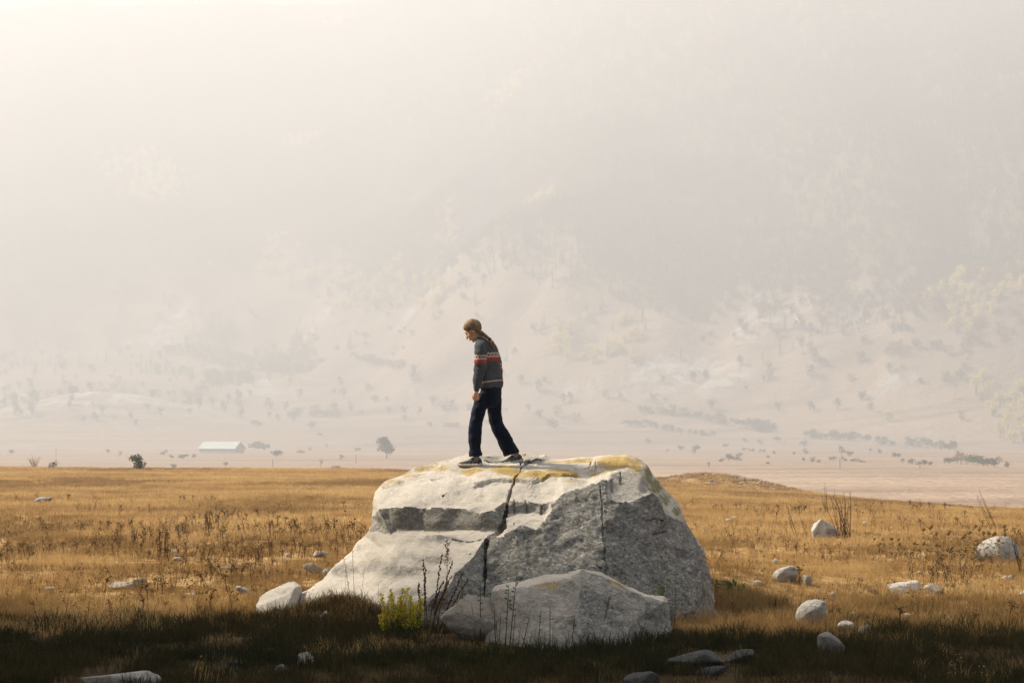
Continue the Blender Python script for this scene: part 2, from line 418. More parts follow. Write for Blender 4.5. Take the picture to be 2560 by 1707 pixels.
def tuft(name, mat, n, h, spread, w, lean, tips=0):
    mb = MB()
    for _ in range(n):
        a = random.uniform(0, 6.283); r = spread * math.sqrt(random.random()); p = Vector((math.cos(a) * r, math.sin(a) * r, -0.01))
        hh = h * random.uniform(0.45, 1.15); la = random.uniform(0, 6.283); ln = lean * random.uniform(0.2, 1.3) * hh
        d = Vector((math.cos(la) * ln, math.sin(la) * ln, 0)); sd = Vector((math.cos(a * 3), math.sin(a * 3), 0)) * (w * random.uniform(.6, 1.2) / 2)
        m = p + d * 0.35 + Vector((0, 0, hh * 0.6)); t = p + d + Vector((0, 0, hh * 0.95))
        mb.add([p - sd, p + sd, m + sd * 0.8, m - sd * 0.8, t], [(0, 1, 2, 3), (3, 2, 4)])
        if tips and random.random() < tips:
            for _k in range(3): mb.leaf(t, Vector((random.uniform(-1, 1), random.uniform(-1, 1), random.uniform(0, 1))), 0.03, 0.012)
    return mb.build(name, M[mat], link=False)

def umbel(name, mat, h, n, head):
    mb = MB()
    for _ in range(n):
        a = random.uniform(0, 6.283); top = Vector((math.cos(a) * h * 0.18 * random.random(), math.sin(a) * h * 0.18 * random.random(), h * random.uniform(0.6, 1.05)))
        mb.tube([(0, 0, -0.02), top * 0.5 + Vector((random.uniform(-.02, .02), 0, 0)), top], [0.004, 0.003, 0.002], 3, False)
        for k in range(random.randint(1, 3)):
            b = top * random.uniform(0.55, 1.0); e = b + Vector((random.uniform(-.1, .1), random.uniform(-.1, .1), random.uniform(0.02, 0.1))) * (h / 0.45)
            mb.tube([b, e], 0.002, 3, False)
            for j in range(5):
                mb.leaf(e, Vector((random.uniform(-1, 1), random.uniform(-1, 1), random.uniform(-.2, .5))), head * random.uniform(.5, 1.1), head * 0.55)
    return mb.build(name, M[mat], link=False)

# ------------------------------------------------------------------ boulders: faceted relief built from surveyed corner points
def relief(name, pts, loops, back, mat, res=0.03, rough_fn=None, grooves=(), parent=None, base_z=-0.45, disp=0.02, seed=1, steps=(), fine=0.006):
    """pts: {key:(px,py,Y)}; loops: [outline, *inner edge chains]; gives a closed, solid, subdivided rock mesh."""
    keys = list(pts); idx = {k: i for i, k in enumerate(keys)}
    co2 = [Vector((pts[k][0] / 100.0, -pts[k][1] / 100.0)) for k in keys]
    edges = set()
    for li, lp in enumerate(loops):
        seq = list(lp) + ([lp[0]] if li == 0 else [])
        for a, b in zip(seq, seq[1:]): edges.add((idx[a], idx[b]))
    v2, e2, f2, ov, oe, of = delaunay_2d_cdt(co2, list(edges), [[idx[k] for k in loops[0]]], 1, 1e-5)
    P3 = []
    for i, v in enumerate(v2):
        if ov[i]: k = keys[ov[i][0]]; Y = pts[k][2]
        else:
            d = [((c - v).length, j) for j, c in enumerate(co2)]; d.sort(); d = d[:3]
            w = [1 / (a + 1e-6) for a, _ in d]; Y = sum(wi * pts[keys[j]][2] for wi, (_, j) in zip(w, d)) / sum(w)
        P3.append(at(v.x * 100, -v.y * 100, Y))
    bm = bmesh.new(); bv = [bm.verts.new(p) for p in P3]
    for f in f2:
        try: bm.faces.new([bv[i] for i in f])
        except ValueError: pass
    bm.normal_update()
    be = [e for e in bm.edges if e.is_boundary]
    cen = sum((p for p in P3), Vector()) / len(P3)
    prev = be; bverts0 = None
    for (dy, sc, sz) in back:
        ret = bmesh.ops.extrude_edge_only(bm, edges=prev); nv = [g for g in ret['geom'] if isinstance(g, bmesh.types.BMVert)]
        prev = [g for g in ret['geom'] if isinstance(g, bmesh.types.BMEdge) and g.is_boundary]
        for v in nv:
            low = max(0.0, (v.co.z - base_z) / 2.0)
            v.co.x = cen.x + (v.co.x - cen.x) * sc; v.co.y += dy; v.co.z = base_z + (v.co.z - base_z) * sz
    bmesh.ops.holes_fill(bm, edges=prev, sides=0)
    bmesh.ops.recalc_face_normals(bm, faces=bm.faces)
    bmesh.ops.triangulate(bm, faces=bm.faces)
    for it in range(9):
        el = [e for e in bm.edges if e.calc_length() > (res if (e.verts[0].co.y + e.verts[1].co.y) / 2 < cen.y + 1.6 else res * 4) * 1.5]
        if not el: break
        bmesh.ops.subdivide_edges(bm, edges=el, cuts=1, use_grid_fill=False)
        bmesh.ops.triangulate(bm, faces=[f for f in bm.faces if len(f.verts) > 3])
    if grooves:
        for it in range(2):
            ae = list(bm.edges); mp = np.array([((e.verts[0].co + e.verts[1].co) / 2)[:] for e in ae]); ln = np.array([e.calc_length() for e in ae])
            qx, qy = px_of(mp[:, 0], mp[:, 1], mp[:, 2]); hit = np.zeros(len(ae), bool)
            for (pl, w, dp) in grooves: hit |= poly_dist(qx, qy, pl) < w + 4
            hit &= (ln > 0.012) & (mp[:, 1] < cen.y + 1.2)
            el = [ae[i] for i in np.nonzero(hit)[0]]
            bmesh.ops.subdivide_edges(bm, edges=el, cuts=1); bmesh.ops.triangulate(bm, faces=[f for f in bm.faces if len(f.verts) > 3])
    bm.normal_update()
    me = bpy.data.meshes.new(name); bm.to_mesh(me); bm.free()
    n = len(me.vertices); V = np.zeros(n * 3); me.vertices.foreach_get('co', V); V = V.reshape(-1, 3)
    N = np.array([v.normal[:] for v in me.vertices])
    ed = np.zeros(len(me.edges) * 2, dtype=np.int64); me.edges.foreach_get('vertices', ed); ed = ed.reshape(-1, 2)
    for _ in range(4):                                             # smooth the facet normals a little so that noise does not tear edges
        A = N.copy(); np.add.at(A, ed[:, 0], N[ed[:, 1]]); np.add.at(A, ed[:, 1], N[ed[:, 0]]); N = A / (np.linalg.norm(A, axis=1, keepdims=True) + 1e-9)
    qx, qy = px_of(V[:, 0], V[:, 1], V[:, 2])
    rf = rough_fn(qx, qy, V, N) if rough_fn else np.full(n, 0.5)
    big = fbm(V * 1.3, 3, seed); mid = fbm(V * np.array([5.0, 5.0, 6.5]), 4, seed + 5); lay = fbm(V * np.array([3.0, 3.0, 16.0]), 3, seed + 9)
    sm = fbm(V * 24, 3, seed + 13)
    ridg = 1 - np.abs(fbm(V * np.array([4.0, 4.0, 7.0]), 3, seed + 21)) * 2
    d = disp * (1.3 * big + (0.45 + 0.9 * rf) * mid + 0.45 * lay * (1 - rf) + 0.35 * ridg * rf) + fine * (0.4 + 1.2 * rf) * sm
    def quant(x, k):
        x = x * k; i = np.floor(x); return (i + sstep(.38, .62, x - i)) / k
    wob = V + 0.06 * np.stack([fbm(V * 6, 2, 201), fbm(V * 6 + 9, 2, 203), fbm(V * 6 + 21, 2, 205)], 1)
    d = d + (1 - rf) * 0.055 * quant(fbm(wob * np.array([1.5, 1.5, 3.0]), 3, seed + 31), 9) + rf * 0.06 * quant(fbm(wob * np.array([2.6, 2.6, 2.6]), 3, seed + 37), 7)
    V = V + N * d[:, None]
    cr = np.zeros(n)
    for (pl, w, dp) in grooves:
        ds = poly_dist(qx, qy, pl) + 1.4 * fbm(np.stack([qx / 9, qy / 9, qx * 0], 1), 2, 71)
        wv = w * (0.72 + 0.75 * fbm(np.stack([qx / 22, qy / 22, qx * 0 + 3], 1), 2, 75)).clip(0.2, 1.5)
        k = np.clip(1 - ds / wv, 0, 1); k = np.where((V[:, 1] < cen.y + 1.2), k, 0)
        V = V - N * (np.sqrt(k) * dp)[:, None]; cr = np.maximum(cr, np.clip(k * 1.4, 0, 1) * (0.55 if dp > 0.05 else 0.15))
    for (pl, h, fall) in steps:                                    # flakes: thin raised sheets above a line
        sd = signed_above(qx, qy, pl)
        k = np.where((sd > 0) & (sd < fall), np.clip(sd / 3, 0, 1) * (1 - sd / fall), 0)
        V = V + np.array([0, 0, 1.0]) * (k * h)[:, None]
    me.vertices.foreach_set('co', V.ravel()); me.update()
    me.materials.append(mat); me.polygons.foreach_set('use_smooth', [True] * len(me.polygons))
    me.set_sharp_from_angle(angle=R(38))
    o = bpy.data.objects.new(name, me); col.objects.link(o)
    if parent: o.parent = parent
    set_attr(o, 'fresh', rf); set_attr(o, 'crack', cr)
    return o, V, N, qx, qy

def poly_dist(x, y, pl):
    best = np.full(x.shape, 1e9)
    for (x0, y0), (x1, y1) in zip(pl, pl[1:]):
        dx, dy = x1 - x0, y1 - y0; t = np.clip(((x - x0) * dx + (y - y0) * dy) / (dx * dx + dy * dy + 1e-9), 0, 1)
        best = np.minimum(best, np.hypot(x - x0 - t * dx, y - y0 - t * dy))
    return best
def signed_above(x, y, pl):
    xs_ = [p[0] for p in pl]; ys_ = [p[1] for p in pl]
    return np.where((x > xs_[0]) & (x < xs_[-1]), np.interp(x, xs_, ys_) - y, -1)

D = {  # main boulder, surveyed corners (photo column, photo row, distance)
 't0': (744, 1480, 22.5), 't1': (810, 1449, 22.7), 't2': (826, 1421, 22.8), 't3': (879, 1374, 22.9), 't4': (918, 1342, 22.75), 'd0': (931, 1328, 22.6),
 'l0': (933, 1292, 22.7), 'l1': (935, 1258, 22.75), 'l2': (939, 1229, 22.85), 'l3': (977, 1198, 23.0), 'l4': (1021, 1168, 23.2), 'l5': (1034, 1162, 23.25), 'l6': (1100, 1161, 23.3), 'l7': (1144, 1146, 23.45),
 'l8': (1170, 1138, 23.55), 'l9': (1258, 1138, 23.6), 'l10': (1322, 1139, 23.6), 'l11': (1346, 1131, 23.6), 'l12': (1364, 1131, 23.6), 'l13': (1380, 1142, 23.55), 'l14': (1486, 1142, 23.55), 'l15': (1557, 1145, 23.5),
 'l16': (1600, 1154, 23.35), 'l17': (1617, 1162, 23.2), 'r1': (1634, 1188, 23.05), 'r2': (1660, 1213, 23.0), 'r3': (1684, 1240, 22.95), 'r4': (1703, 1263, 22.9), 'r5': (1716, 1306, 22.8), 'r6': (1740, 1340, 22.7),
 'r7': (1760, 1384, 22.6), 'r8': (1778, 1450, 22.4), 'r9': (1790, 1500, 22.2), 'r10': (1796, 1560, 21.9), 'r11': (1792, 1660, 21.6),
 'b1': (1650, 1680, 20.8), 'b2': (1450, 1690, 20.5), 'b3': (1220, 1690, 20.6), 'b4': (1090, 1680, 20.7), 'b5': (950, 1660, 21.0), 'b6': (830, 1600, 21.7), 'b7': (740, 1560, 22.2),
 # upper ledge front edge
 'e0': (949, 1274, 22.35), 'e1': (1001, 1270, 22.2), 'e2': (1051, 1268, 22.1), 'e3': (1108, 1267, 22.0), 'e4': (1168, 1271, 21.9), 'e5': (1200, 1285, 21.8), 'e6': (1224, 1279, 21.8), 'e7': (1246, 1267, 21.85), 'e8': (1263, 1254, 21.9),
 # foot of the upper riser
 'u0': (977, 1333, 22.25), 'u1': (995, 1322, 22.25), 'u2': (1054, 1320, 22.1), 'u3': (1067, 1325, 22.05), 'u4': (1126, 1322, 21.95), 'u5': (1209, 1320, 21.78), 'u6': (1246, 1318, 21.75), 'u7': (1258, 1311, 21.78),
 # lower slab, right and front edge
 'c0': (1216, 1338, 21.6), 'c1': (1204, 1356, 21.48), 'c2': (1185, 1386, 21.3), 'c3': (1156, 1415, 21.15), 'c4': (1135, 1431, 21.05), 'c5': (1126, 1458, 20.95), 'c6': (1096, 1482, 20.9), 'c7': (1037, 1503, 20.95), 'c8': (965, 1512, 21.3), 'c9': (850, 1490, 22.0),
 'k1': (1212, 1420, 21.3), 'k2': (1210, 1485, 21.15), 'k3': (1140, 1500, 20.95), 'k4': (1050, 1530, 20.85),
 'mid1': (900, 1440, 22.35), 'mid2': (1000, 1400, 21.85), 'mid3': (1090, 1380, 21.6), 'mid4': (1050, 1440, 21.35), 'mid5': (960, 1370, 22.2),
 # right of the crack: notch, top edge of the dark front
 'n0': (1271, 1251, 21.92), 'n1': (1320, 1250, 21.87), 'n2': (1356, 1257, 21.8), 'n3': (1378, 1252, 21.82), 'm0': (1266, 1275, 21.9), 'm1': (1320, 1277, 21.84), 'm2': (1358, 1282, 21.76),
 'q0': (1262, 1312, 21.62), 'q1': (1300, 1318, 21.52), 'q2': (1343, 1322, 21.48), 'q3': (1361, 1302, 21.6),
 'f0': (1257, 1336, 21.5), 'f1': (1290, 1326, 21.46), 'f2': (1392, 1246, 21.82), 'f3': (1410, 1230, 21.9), 'f4': (1428, 1228, 21.92), 'f5': (1458, 1224, 21.95), 'f6': (1484, 1213, 22.0), 'f7': (1499, 1208, 22.02),
 'f8': (1514, 1200, 22.08), 'f9': (1528, 1186, 22.2), 'f10': (1550, 1178, 22.28), 'f11': (1570, 1173, 22.32), 'f12': (1588, 1176, 22.32), 'f13': (1600, 1190, 22.25), 'f14': (1621, 1233, 22.1), 'f15': (1655, 1276, 22.1), 'f16': (1690, 1296, 22.4),
 'g1': (1597, 1243, 21.95), 'g2': (1557, 1259, 21.8), 'g3': (1534, 1255, 21.78), 'g4': (1512, 1238, 21.86),
 'w1': (1735, 1370, 22.15), 'w2': (1748, 1440, 21.85), 'w3': (1745, 1520, 21.55),
 'x1': (1300, 1420, 21.2), 'x2': (1300, 1520, 20.95), 'x3': (1505, 1320, 21.5), 'x4': (1507, 1430, 21.15), 'x5': (1500, 1540, 20.8), 'x6': (1620, 1350, 21.65), 'x7': (1640, 1450, 21.4), 'x8': (1640, 1560, 21.05), 'x9': (1400, 1330, 21.5), 'x10': (1410, 1440, 21.1),
 # top surface
 'p1': (1034, 1206, 22.75), 'p2': (1120, 1206, 22.55), 'p3': (1120, 1172, 23.05), 'p4': (1200, 1166, 23.0), 'p5': (1280, 1160, 23.0), 'p6': (1290, 1206, 22.45), 'p7': (1400, 1192, 22.5), 'p8': (1400, 1160, 23.1), 'p9': (1500, 1165, 22.9), 'p10': (1580, 1160, 22.85), 'p11': (1210, 1212, 22.4), 'p12': (1340, 1165, 22.95),
}
OUT = ['t0', 't1', 't2', 't3', 't4', 'd0', 'l0', 'l1', 'l2', 'l3', 'l4', 'l5', 'l6', 'l7', 'l8', 'l9', 'l10', 'l11', 'l12', 'l13', 'l14', 'l15', 'l16', 'l17', 'r1', 'r2', 'r3', 'r4', 'r5', 'r6', 'r7', 'r8', 'r9', 'r10', 'r11', 'b1', 'b2', 'b3', 'b4', 'b5', 'b6', 'b7']
EDG = [['l0', 'e0', 'e1', 'e2', 'e3', 'e4', 'e5', 'e6', 'e7', 'e8', 'n0', 'n1', 'n2', 'n3', 'f2', 'f3', 'f4', 'f5', 'f6', 'f7', 'f8', 'f9', 'f10', 'f11', 'f12', 'f13', 'f14', 'f15', 'f16', 'r5'],
       ['d0', 'u0', 'u1', 'u2', 'u3', 'u4', 'u5', 'u6', 'u7', 'q0'], ['c0', 'u5'], ['u7', 'e8'],
       ['c0', 'c1', 'c2', 'c3', 'c4', 'c5', 'c6', 'c7', 'c8', 'c9', 't0'], ['c0', 'k1', 'k2', 'k3', 'k4'],
       ['n0', 'm0', 'm1', 'm2', 'n2'], ['m2', 'q3', 'f2'], ['m0', 'q0', 'f0', 'f1', 'q1', 'q2', 'q3'], ['f0', 'c0'],
       ['f8', 'g4', 'g3', 'g2', 'g1', 'f14'], ['f16', 'w1', 'w2', 'w3'], ['x3', 'x4', 'x5'], ['f7', 'x3']]
crackA = [(1300, 1150), (1304, 1168), (1300, 1186), (1290, 1198), (1285, 1208), (1279, 1222), (1273, 1238), (1269, 1252), (1268, 1270), (1262, 1290), (1257, 1310), (1240, 1326), (1220, 1338), (1216, 1360), (1214, 1400), (1212, 1450), (1210, 1500)]
crackB = [(1499, 1206), (1502, 1225), (1504, 1250), (1506, 1300), (1510, 1360), (1512, 1400), (1518, 1440)]
def pits(l): return [(l, 5, 0.035)]
G = [(crackA, 3.8, 0.08), (crackB, 2.6, 0.025),
     ([(1286, 1248), (1286, 1275)], 5.0, 0.035), ([(1314, 1248), (1314, 1274)], 5.0, 0.035), ([(1352, 1255), (1352, 1281)], 5.0, 0.035),
     ([(1527, 1203), (1531, 1226)], 4.0, 0.028), ([(1551, 1181), (1552, 1208)], 4.0, 0.028),
     ([(1187, 1216), (1203, 1214), (1216, 1211), (1239, 1206), (1284, 1208), (1300, 1208), (1330, 1211), (1356, 1205), (1373, 1193), (1406, 1195), (1441, 1191)], 2.6, 0.022),
     ([(1612, 1306), (1630, 1299), (1652, 1302)], 3.5, 0.04), ([(1628, 1337), (1640, 1333), (1664, 1328)], 3.5, 0.04),
     ([(958, 1222), (990, 1228)], 2, 0.015), ([(1080, 1199), (1113, 1189)], 2, 0.015), ([(1130, 1347), (1170, 1349), (1200, 1345)], 3, 0.03),
     ([(1308, 1166), (1322, 1155), (1340, 1147), (1372, 1142)], 8, 0.06), ([(1203, 1146), (1222, 1152), (1246, 1154), (1262, 1150)], 6, 0.05),
     ([(1462, 1172), (1474, 1166), (1478, 1156)], 2.5, 0.02), ([(1485, 1180), (1489, 1166), (1491, 1156)], 2.5, 0.02)]
def in_poly(px, py, pl):
    ins = np.zeros(px.shape, bool); n = len(pl)
    for i in range(n):
        x0, y0 = pl[i]; x1, y1 = pl[(i + 1) % n]
        c = ((y0 > py) != (y1 > py)) & (px < (x1 - x0) * (py - y0) / (y1 - y0 + 1e-9) + x0); ins ^= c
    return ins
def poly(keys): return [D[k][:2] for k in keys]
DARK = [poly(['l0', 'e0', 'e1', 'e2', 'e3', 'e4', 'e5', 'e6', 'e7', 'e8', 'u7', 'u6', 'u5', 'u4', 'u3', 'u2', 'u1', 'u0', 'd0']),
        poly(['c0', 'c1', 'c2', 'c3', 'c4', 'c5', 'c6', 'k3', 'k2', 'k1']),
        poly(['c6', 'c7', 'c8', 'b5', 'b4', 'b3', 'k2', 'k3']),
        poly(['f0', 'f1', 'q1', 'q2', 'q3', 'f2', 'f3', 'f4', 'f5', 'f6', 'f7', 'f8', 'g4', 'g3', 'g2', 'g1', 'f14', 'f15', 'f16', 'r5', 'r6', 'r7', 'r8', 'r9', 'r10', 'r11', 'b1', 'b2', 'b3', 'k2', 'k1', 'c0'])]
def rough_main(qx, qy, V, N):
    jx = qx + 7 * fbm(V * 9, 3, 91); jy = qy + 6 * fbm(V * 9 + 50, 3, 92)
    r = np.zeros(len(qx))
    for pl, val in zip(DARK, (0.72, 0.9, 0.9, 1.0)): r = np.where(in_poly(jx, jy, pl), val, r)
    r = np.where((r == 0) & in_poly(jx, jy, poly(['f8', 'g4', 'g3', 'g2', 'g1', 'f14', 'f13', 'f12', 'f11', 'f10', 'f9'])), 0.42, r)
    r = np.where((r == 0) & in_poly(jx, jy, poly(['n0', 'n1', 'n2', 'n3', 'm2', 'm1', 'm0'])), 0.55, r)
    r = np.where(N[:, 1] > 0.3, 0.7, r)
    # rougher grey streaks on the lower slab
    r = np.maximum(r, 0.8 * np.clip(blob(jx, jy, 1000, 1424, 100, 18) + blob(jx, jy, 1070, 1392, 60, 10) + blob(jx, jy, 1120, 1470, 30, 16) + blob(jx, jy, 1020, 1480, 45, 9) + blob(jx, jy, 855, 1425, 36, 14) + blob(jx, jy, 1100, 1345, 60, 8), 0, 1))
    r = np.maximum(r, 0.9 * np.clip(blob(jx, jy, 1335, 1148, 38, 12) + blob(jx, jy, 1228, 1147, 28, 8), 0, 1))
    return r
boulder = empty('boulder', (0.9, 22.0, 0.0))
tag(boulder, 'huge split granite boulder with flat lichened top under the standing person', 'boulder')
bo, BV, BN, bqx, bqy = relief('rock', D, [OUT] + EDG, [(0.45, 1.0, 0.94), (0.9, 0.98, 0.93), (0.8, 0.82, 0.85)], M['boulder'], 0.026, rough_main, G, base_z=-0.4, disp=0.022, seed=3,
    steps=[([(1187, 1215), (1239, 1206), (1284, 1208), (1330, 1211), (1356, 1205), (1373, 1193), (1406, 1195), (1441, 1191)], 0.03, 45)])
bo.parent = boulder; bo.matrix_parent_inverse = Matrix.Translation(-boulder.location)
li = 0
for (cx, cy_, rx, ry, s) in [(1020, 1184, 45, 12, .62), (985, 1206, 40, 10, .55), (1062, 1168, 60, 9, .62), (965, 1217, 25, 8, .6), (1110, 1172, 45, 9, .55), (1180, 1176, 45, 12, .7), (1262, 1176, 45, 20, .85), (1290, 1190, 30, 20, .75),
    (1340, 1194, 45, 14, .95), (1400, 1186, 45, 12, .95), (1430, 1188, 30, 7, .9), (1440, 1152, 90, 9, .7), (1540, 1158, 70, 16, .8), (1590, 1165, 30, 20, .8), (1490, 1180, 35, 14, .6), (1520, 1172, 35, 14, .65), (1420, 1205, 60, 8, .4), (1200, 1196, 35, 6, .5), (1460, 1205, 40, 8, .35)]:
    li = np.maximum(li, s * blob(bqx, bqy, cx, cy_, rx, ry))
set_attr(bo, 'lichen', np.where(BN[:, 1] < 0.6, li, 0.3))
mo = 0
for (cx, cy_, rx, ry, s) in [(1622, 1190, 16, 30, .85), (1640, 1215, 22, 26, .9), (1665, 1245, 26, 26, .75), (1695, 1275, 18, 22, .65), (1712, 1300, 10, 12, .6), (1405, 1192, 35, 5, .6), (1340, 1150, 26, 8, .45), (1228, 1150, 20, 5, .45)]:
    mo = np.maximum(mo, s * blob(bqx, bqy, cx, cy_, rx, ry))
set_attr(bo, 'moss', mo)
bvh_boulder = BVHTree.FromPolygons([Vector(v) for v in BV], [tuple(p.vertices) for p in bo.data.polygons])

F = {  # front boulder
 's0': (1214, 1606, 19.6), 's1': (1232, 1560, 19.7), 's2': (1236, 1520, 19.75), 's3': (1235, 1478, 19.85), 's4': (1243, 1468, 19.95), 's5': (1262, 1463, 20.1), 's6': (1304, 1456, 20.15), 's7': (1334, 1448, 20.15), 's8': (1360, 1441, 20.15), 's9': (1419, 1440, 20.1), 's10': (1437, 1433, 20.0), 's11': (1453, 1427, 19.9), 's12': (1470, 1431, 19.95),
 's13': (1504, 1437, 20.0), 's14': (1538, 1450, 20.0), 's15': (1580, 1467, 20.05), 's16': (1623, 1486, 20.1), 's17': (1661, 1491, 20.15), 's18': (1673, 1508, 20.1), 's19': (1683, 1538, 20.0), 's20': (1687, 1572, 19.9), 's21': (1680, 1590, 19.8), 's22': (1660, 1625, 19.6), 's23': (1600, 1680, 19.1), 's24': (1450, 1705, 18.7), 's25': (1300, 1700, 18.9), 's26': (1225, 1670, 19.3),
 'a1': (1266, 1474, 19.75), 'a2': (1334, 1464, 19.7), 'a3': (1385, 1455, 19.7), 'a4': (1425, 1448, 19.65), 'a5': (1453, 1473, 19.35), 'a6': (1444, 1492, 19.25), 'a7': (1432, 1542, 19.05), 'a8': (1438, 1620, 18.85),
 'b1': (1505, 1452, 19.75), 'b2': (1560, 1474, 19.75), 'b3': (1610, 1492, 19.8), 'b4': (1655, 1508, 19.85), 'b5': (1525, 1490, 19.5), 'b6': (1512, 1545, 19.3), 'b7': (1580, 1552, 19.4), 'b8': (1590, 1548, 19.45), 'b9': (1625, 1586, 19.5), 'b10': (1474, 1566, 19.1), 'b11': (1560, 1610, 19.25), 'b12': (1500, 1620, 19.0),
 'i1': (1320, 1530, 19.35), 'i2': (1280, 1560, 19.45), 'i3': (1340, 1620, 19.0)}
FO = ['s%d' % i for i in range(27)]
FE = [['s3', 'a1', 'a2', 'a3', 'a4', 's11'], ['s11', 'a5', 'a6', 'a7', 'a8'], ['s11', 'b1', 'b2', 'b3', 'b4', 's18'], ['b1', 'b5', 'b6'], ['a7', 'b10', 'b6', 'b7', 'b8', 'b9', 's21'], ['b10', 'b12', 'b11', 'b9'], ['b8', 's19']]
def rough_front(qx, qy, V, N):
    r = np.where(qx > 1450, 0.85, 0.62) + 0.25 * fbm(V * 4, 3, 15)
    r = np.where(qy < np.interp(qx, [1235, 1266, 1334, 1385, 1425, 1453, 1505, 1560, 1610, 1655], [1478, 1474, 1464, 1455, 1448, 1430, 1446, 1468, 1490, 1504]), 0.05, r)
    return np.clip(r, 0, 1)
fb, FV, FN, fqx, fqy = relief('front_boulder', F, [FO] + FE, [(0.25, 0.98, 0.92), (0.35, 0.85, 0.85)], M['boulder'], 0.022, rough_front, [([(1525, 1490), (1518, 1520), (1512, 1545)], 3, 0.02), ([(1432, 1542), (1440, 1600)], 3, 0.02), ([(1590, 1550), (1612, 1572), (1636, 1596)], 3, 0.03)], base_z=-0.5, disp=0.02, seed=8)
tag(fb, 'angular grey granite block lying in front of the huge split boulder', 'boulder')
set_attr(fb, 'lichen', 0.62 * np.clip(blob(fqx, fqy, 1370, 1465, 40, 14) + blob(fqx, fqy, 1550, 1462, 50, 10), 0, 1)); set_attr(fb, 'moss', np.zeros(len(FV)))

# ------------------------------------------------------------------ loose stones
def stone_mesh(name, mat, dims, seed, cuts=5, tilt=(0, 0, 0), sub=4, soft=0.8):
    bm = bmesh.new(); bmesh.ops.create_icosphere(bm, subdivisions=sub, radius=1.0)
    V = np.array([v.co[:] for v in bm.verts]); r = np.random.default_rng(seed)
    for k in range(cuts + 4):
        n = r.normal(size=3) * np.array([1, 1, .8]); n /= np.linalg.norm(n); dpt = r.uniform(0.48, 0.86); d = V @ n
        V = np.where((d > dpt)[:, None], V - np.outer((d - dpt) * min(1.0, soft + .12), n), V)
    V = V * (1 + 0.10 * fbm(V * 1.4 + seed, 3, seed))[:, None]
    V = V * (1 + 0.05 * fbm(V * 5 + seed, 4, seed + 3))[:, None]
    e = (V.max(0) - V.min(0)) / 2; c = (V.max(0) + V.min(0)) / 2
    V = (V - c) / e * (np.array(dims) / 2)
    V = V @ np.array(Euler([R(a) for a in tilt]).to_matrix()).T
    for v, p in zip(bm.verts, V): v.co = p
    me = bpy.data.meshes.new(name); bm.to_mesh(me); bm.free(); me.materials.append(mat); me.polygons.foreach_set('use_smooth', [True] * len(me.polygons))
    o = bpy.data.objects.new(name, me); col.objects.link(o); return o, V

CLEAR = []
def stone(px, py, w, h, label, mat='stone_pale', tilt=0.0, cuts=5, group=None, depth=0.8, sink=0.3, name='stone', sub=4, soft=0.8, yaw=0):
    """px,py = foot of the stone in the photo, w,h = its size there"""
    p = on_field(px, py); s = p.y / FPX; wm, hm = w * s, h * s
    o, V = stone_mesh(name, M[mat], (wm, wm * depth, hm * (1 + sink)), int(px * 7 + py), cuts, (0, tilt, yaw), sub, soft)
    top = V[:, 2].max()
    gz = float(field_z(p.x, p.y + wm * 0.3))
    o.location = (p.x, p.y + wm * depth * 0.35, p.z + hm - top)
    CLEAR.append((p.x, p.y + wm * depth * 0.2, wm * 0.52, wm * depth * 0.45 + 0.05 + hm * 0.25)); tag(o, label, 'stone', group); return o

SM = 'small pale stones dotted over the dry meadow'
TO = {'a': (640, 1514, 22.25), 'b': (652, 1494, 22.4), 'c': (676, 1480, 22.5), 'd': (700, 1469, 22.55), 'e': (722, 1460, 22.6), 'f': (736, 1457, 22.6), 'g': (750, 1464, 22.5), 'h': (754, 1482, 22.4), 'i': (740, 1560, 22.0), 'j': (690, 1580, 21.9), 'k': (650, 1560, 22.0), 'm': (735, 1470, 22.35), 'n': (700, 1492, 22.2), 'o': (668, 1508, 22.1), 'p': (712, 1524, 21.98)}
toe, TV, _, _, _ = relief('slab_boulder', TO, [list('abcdefghijk'), list('gm'), list('mnoa'), list('mp')], [(0.2, .96, .9), (0.2, .8, .7)], M['boulder'], .022, lambda a_, b_, V_, N_: np.where(b_ > 1524, .6, .12) + .12 * fbm(V_ * 6, 3, 4), base_z=-.4, disp=.014, seed=29)
set_attr(toe, 'lichen', np.zeros(len(TV))); set_attr(toe, 'moss', np.zeros(len(TV)))
tag(toe, 'low pale slab of rock touching the low toe of the split boulder', 'boulder')
stone(104, 1258, 46, 17, 'low mossy grey stone far out in the meadow beyond the dark weeds', 'stone_grey', 0, 4)
stone(182, 1268, 18, 8, 'small dark stone near the low mossy grey stone', 'stone_dark', 0, 4, sub=3)
for (x, y, w, h) in [(501, 1314, 17, 6), (618, 1310, 20, 8), (565, 1344, 22, 8), (81, 1367, 20, 10), (719, 1392, 16, 9), (747, 1226, 17, 7), (810, 1227, 17, 5), (725, 1221, 12, 5), (467, 1535, 14, 6), (2082, 1492, 16, 12), (2049, 1484, 11, 10), (2164, 1314, 17, 11), (2230, 1323, 14, 8), (1760, 1319, 11, 6), (1905, 1428, 10, 8), (2480, 1340, 12, 7), (905, 1195, 10, 4), (20, 1187, 12, 4), (2535, 1458, 16, 8), (2300, 1435, 14, 8), (1850, 1360, 10, 7), (1965, 1478, 10, 8)]:
    stone(x, y, w, h, 'tiny pale stone half sunk in the dry meadow grass', 'stone_pale', random.uniform(-12, 12), 4, SM, sub=3)
stone(435, 1388, 23, 14, 'rounded pale stone just behind a flatter twin in the weeds', 'stone_pale', 6, 3)
stone(442, 1402, 26, 10, 'flat pale stone just in front of a rounder twin in the weeds', 'stone_pale', 0, 4)
stone(566, 1424, 66, 9, 'long dark flat slab almost level with the grass', 'stone_grey', 0, 5, depth=0.5)
stone(300, 1474, 62, 20, 'wide flat pale slab touching a humped pale stone', 'stone_warm', 4, 6)
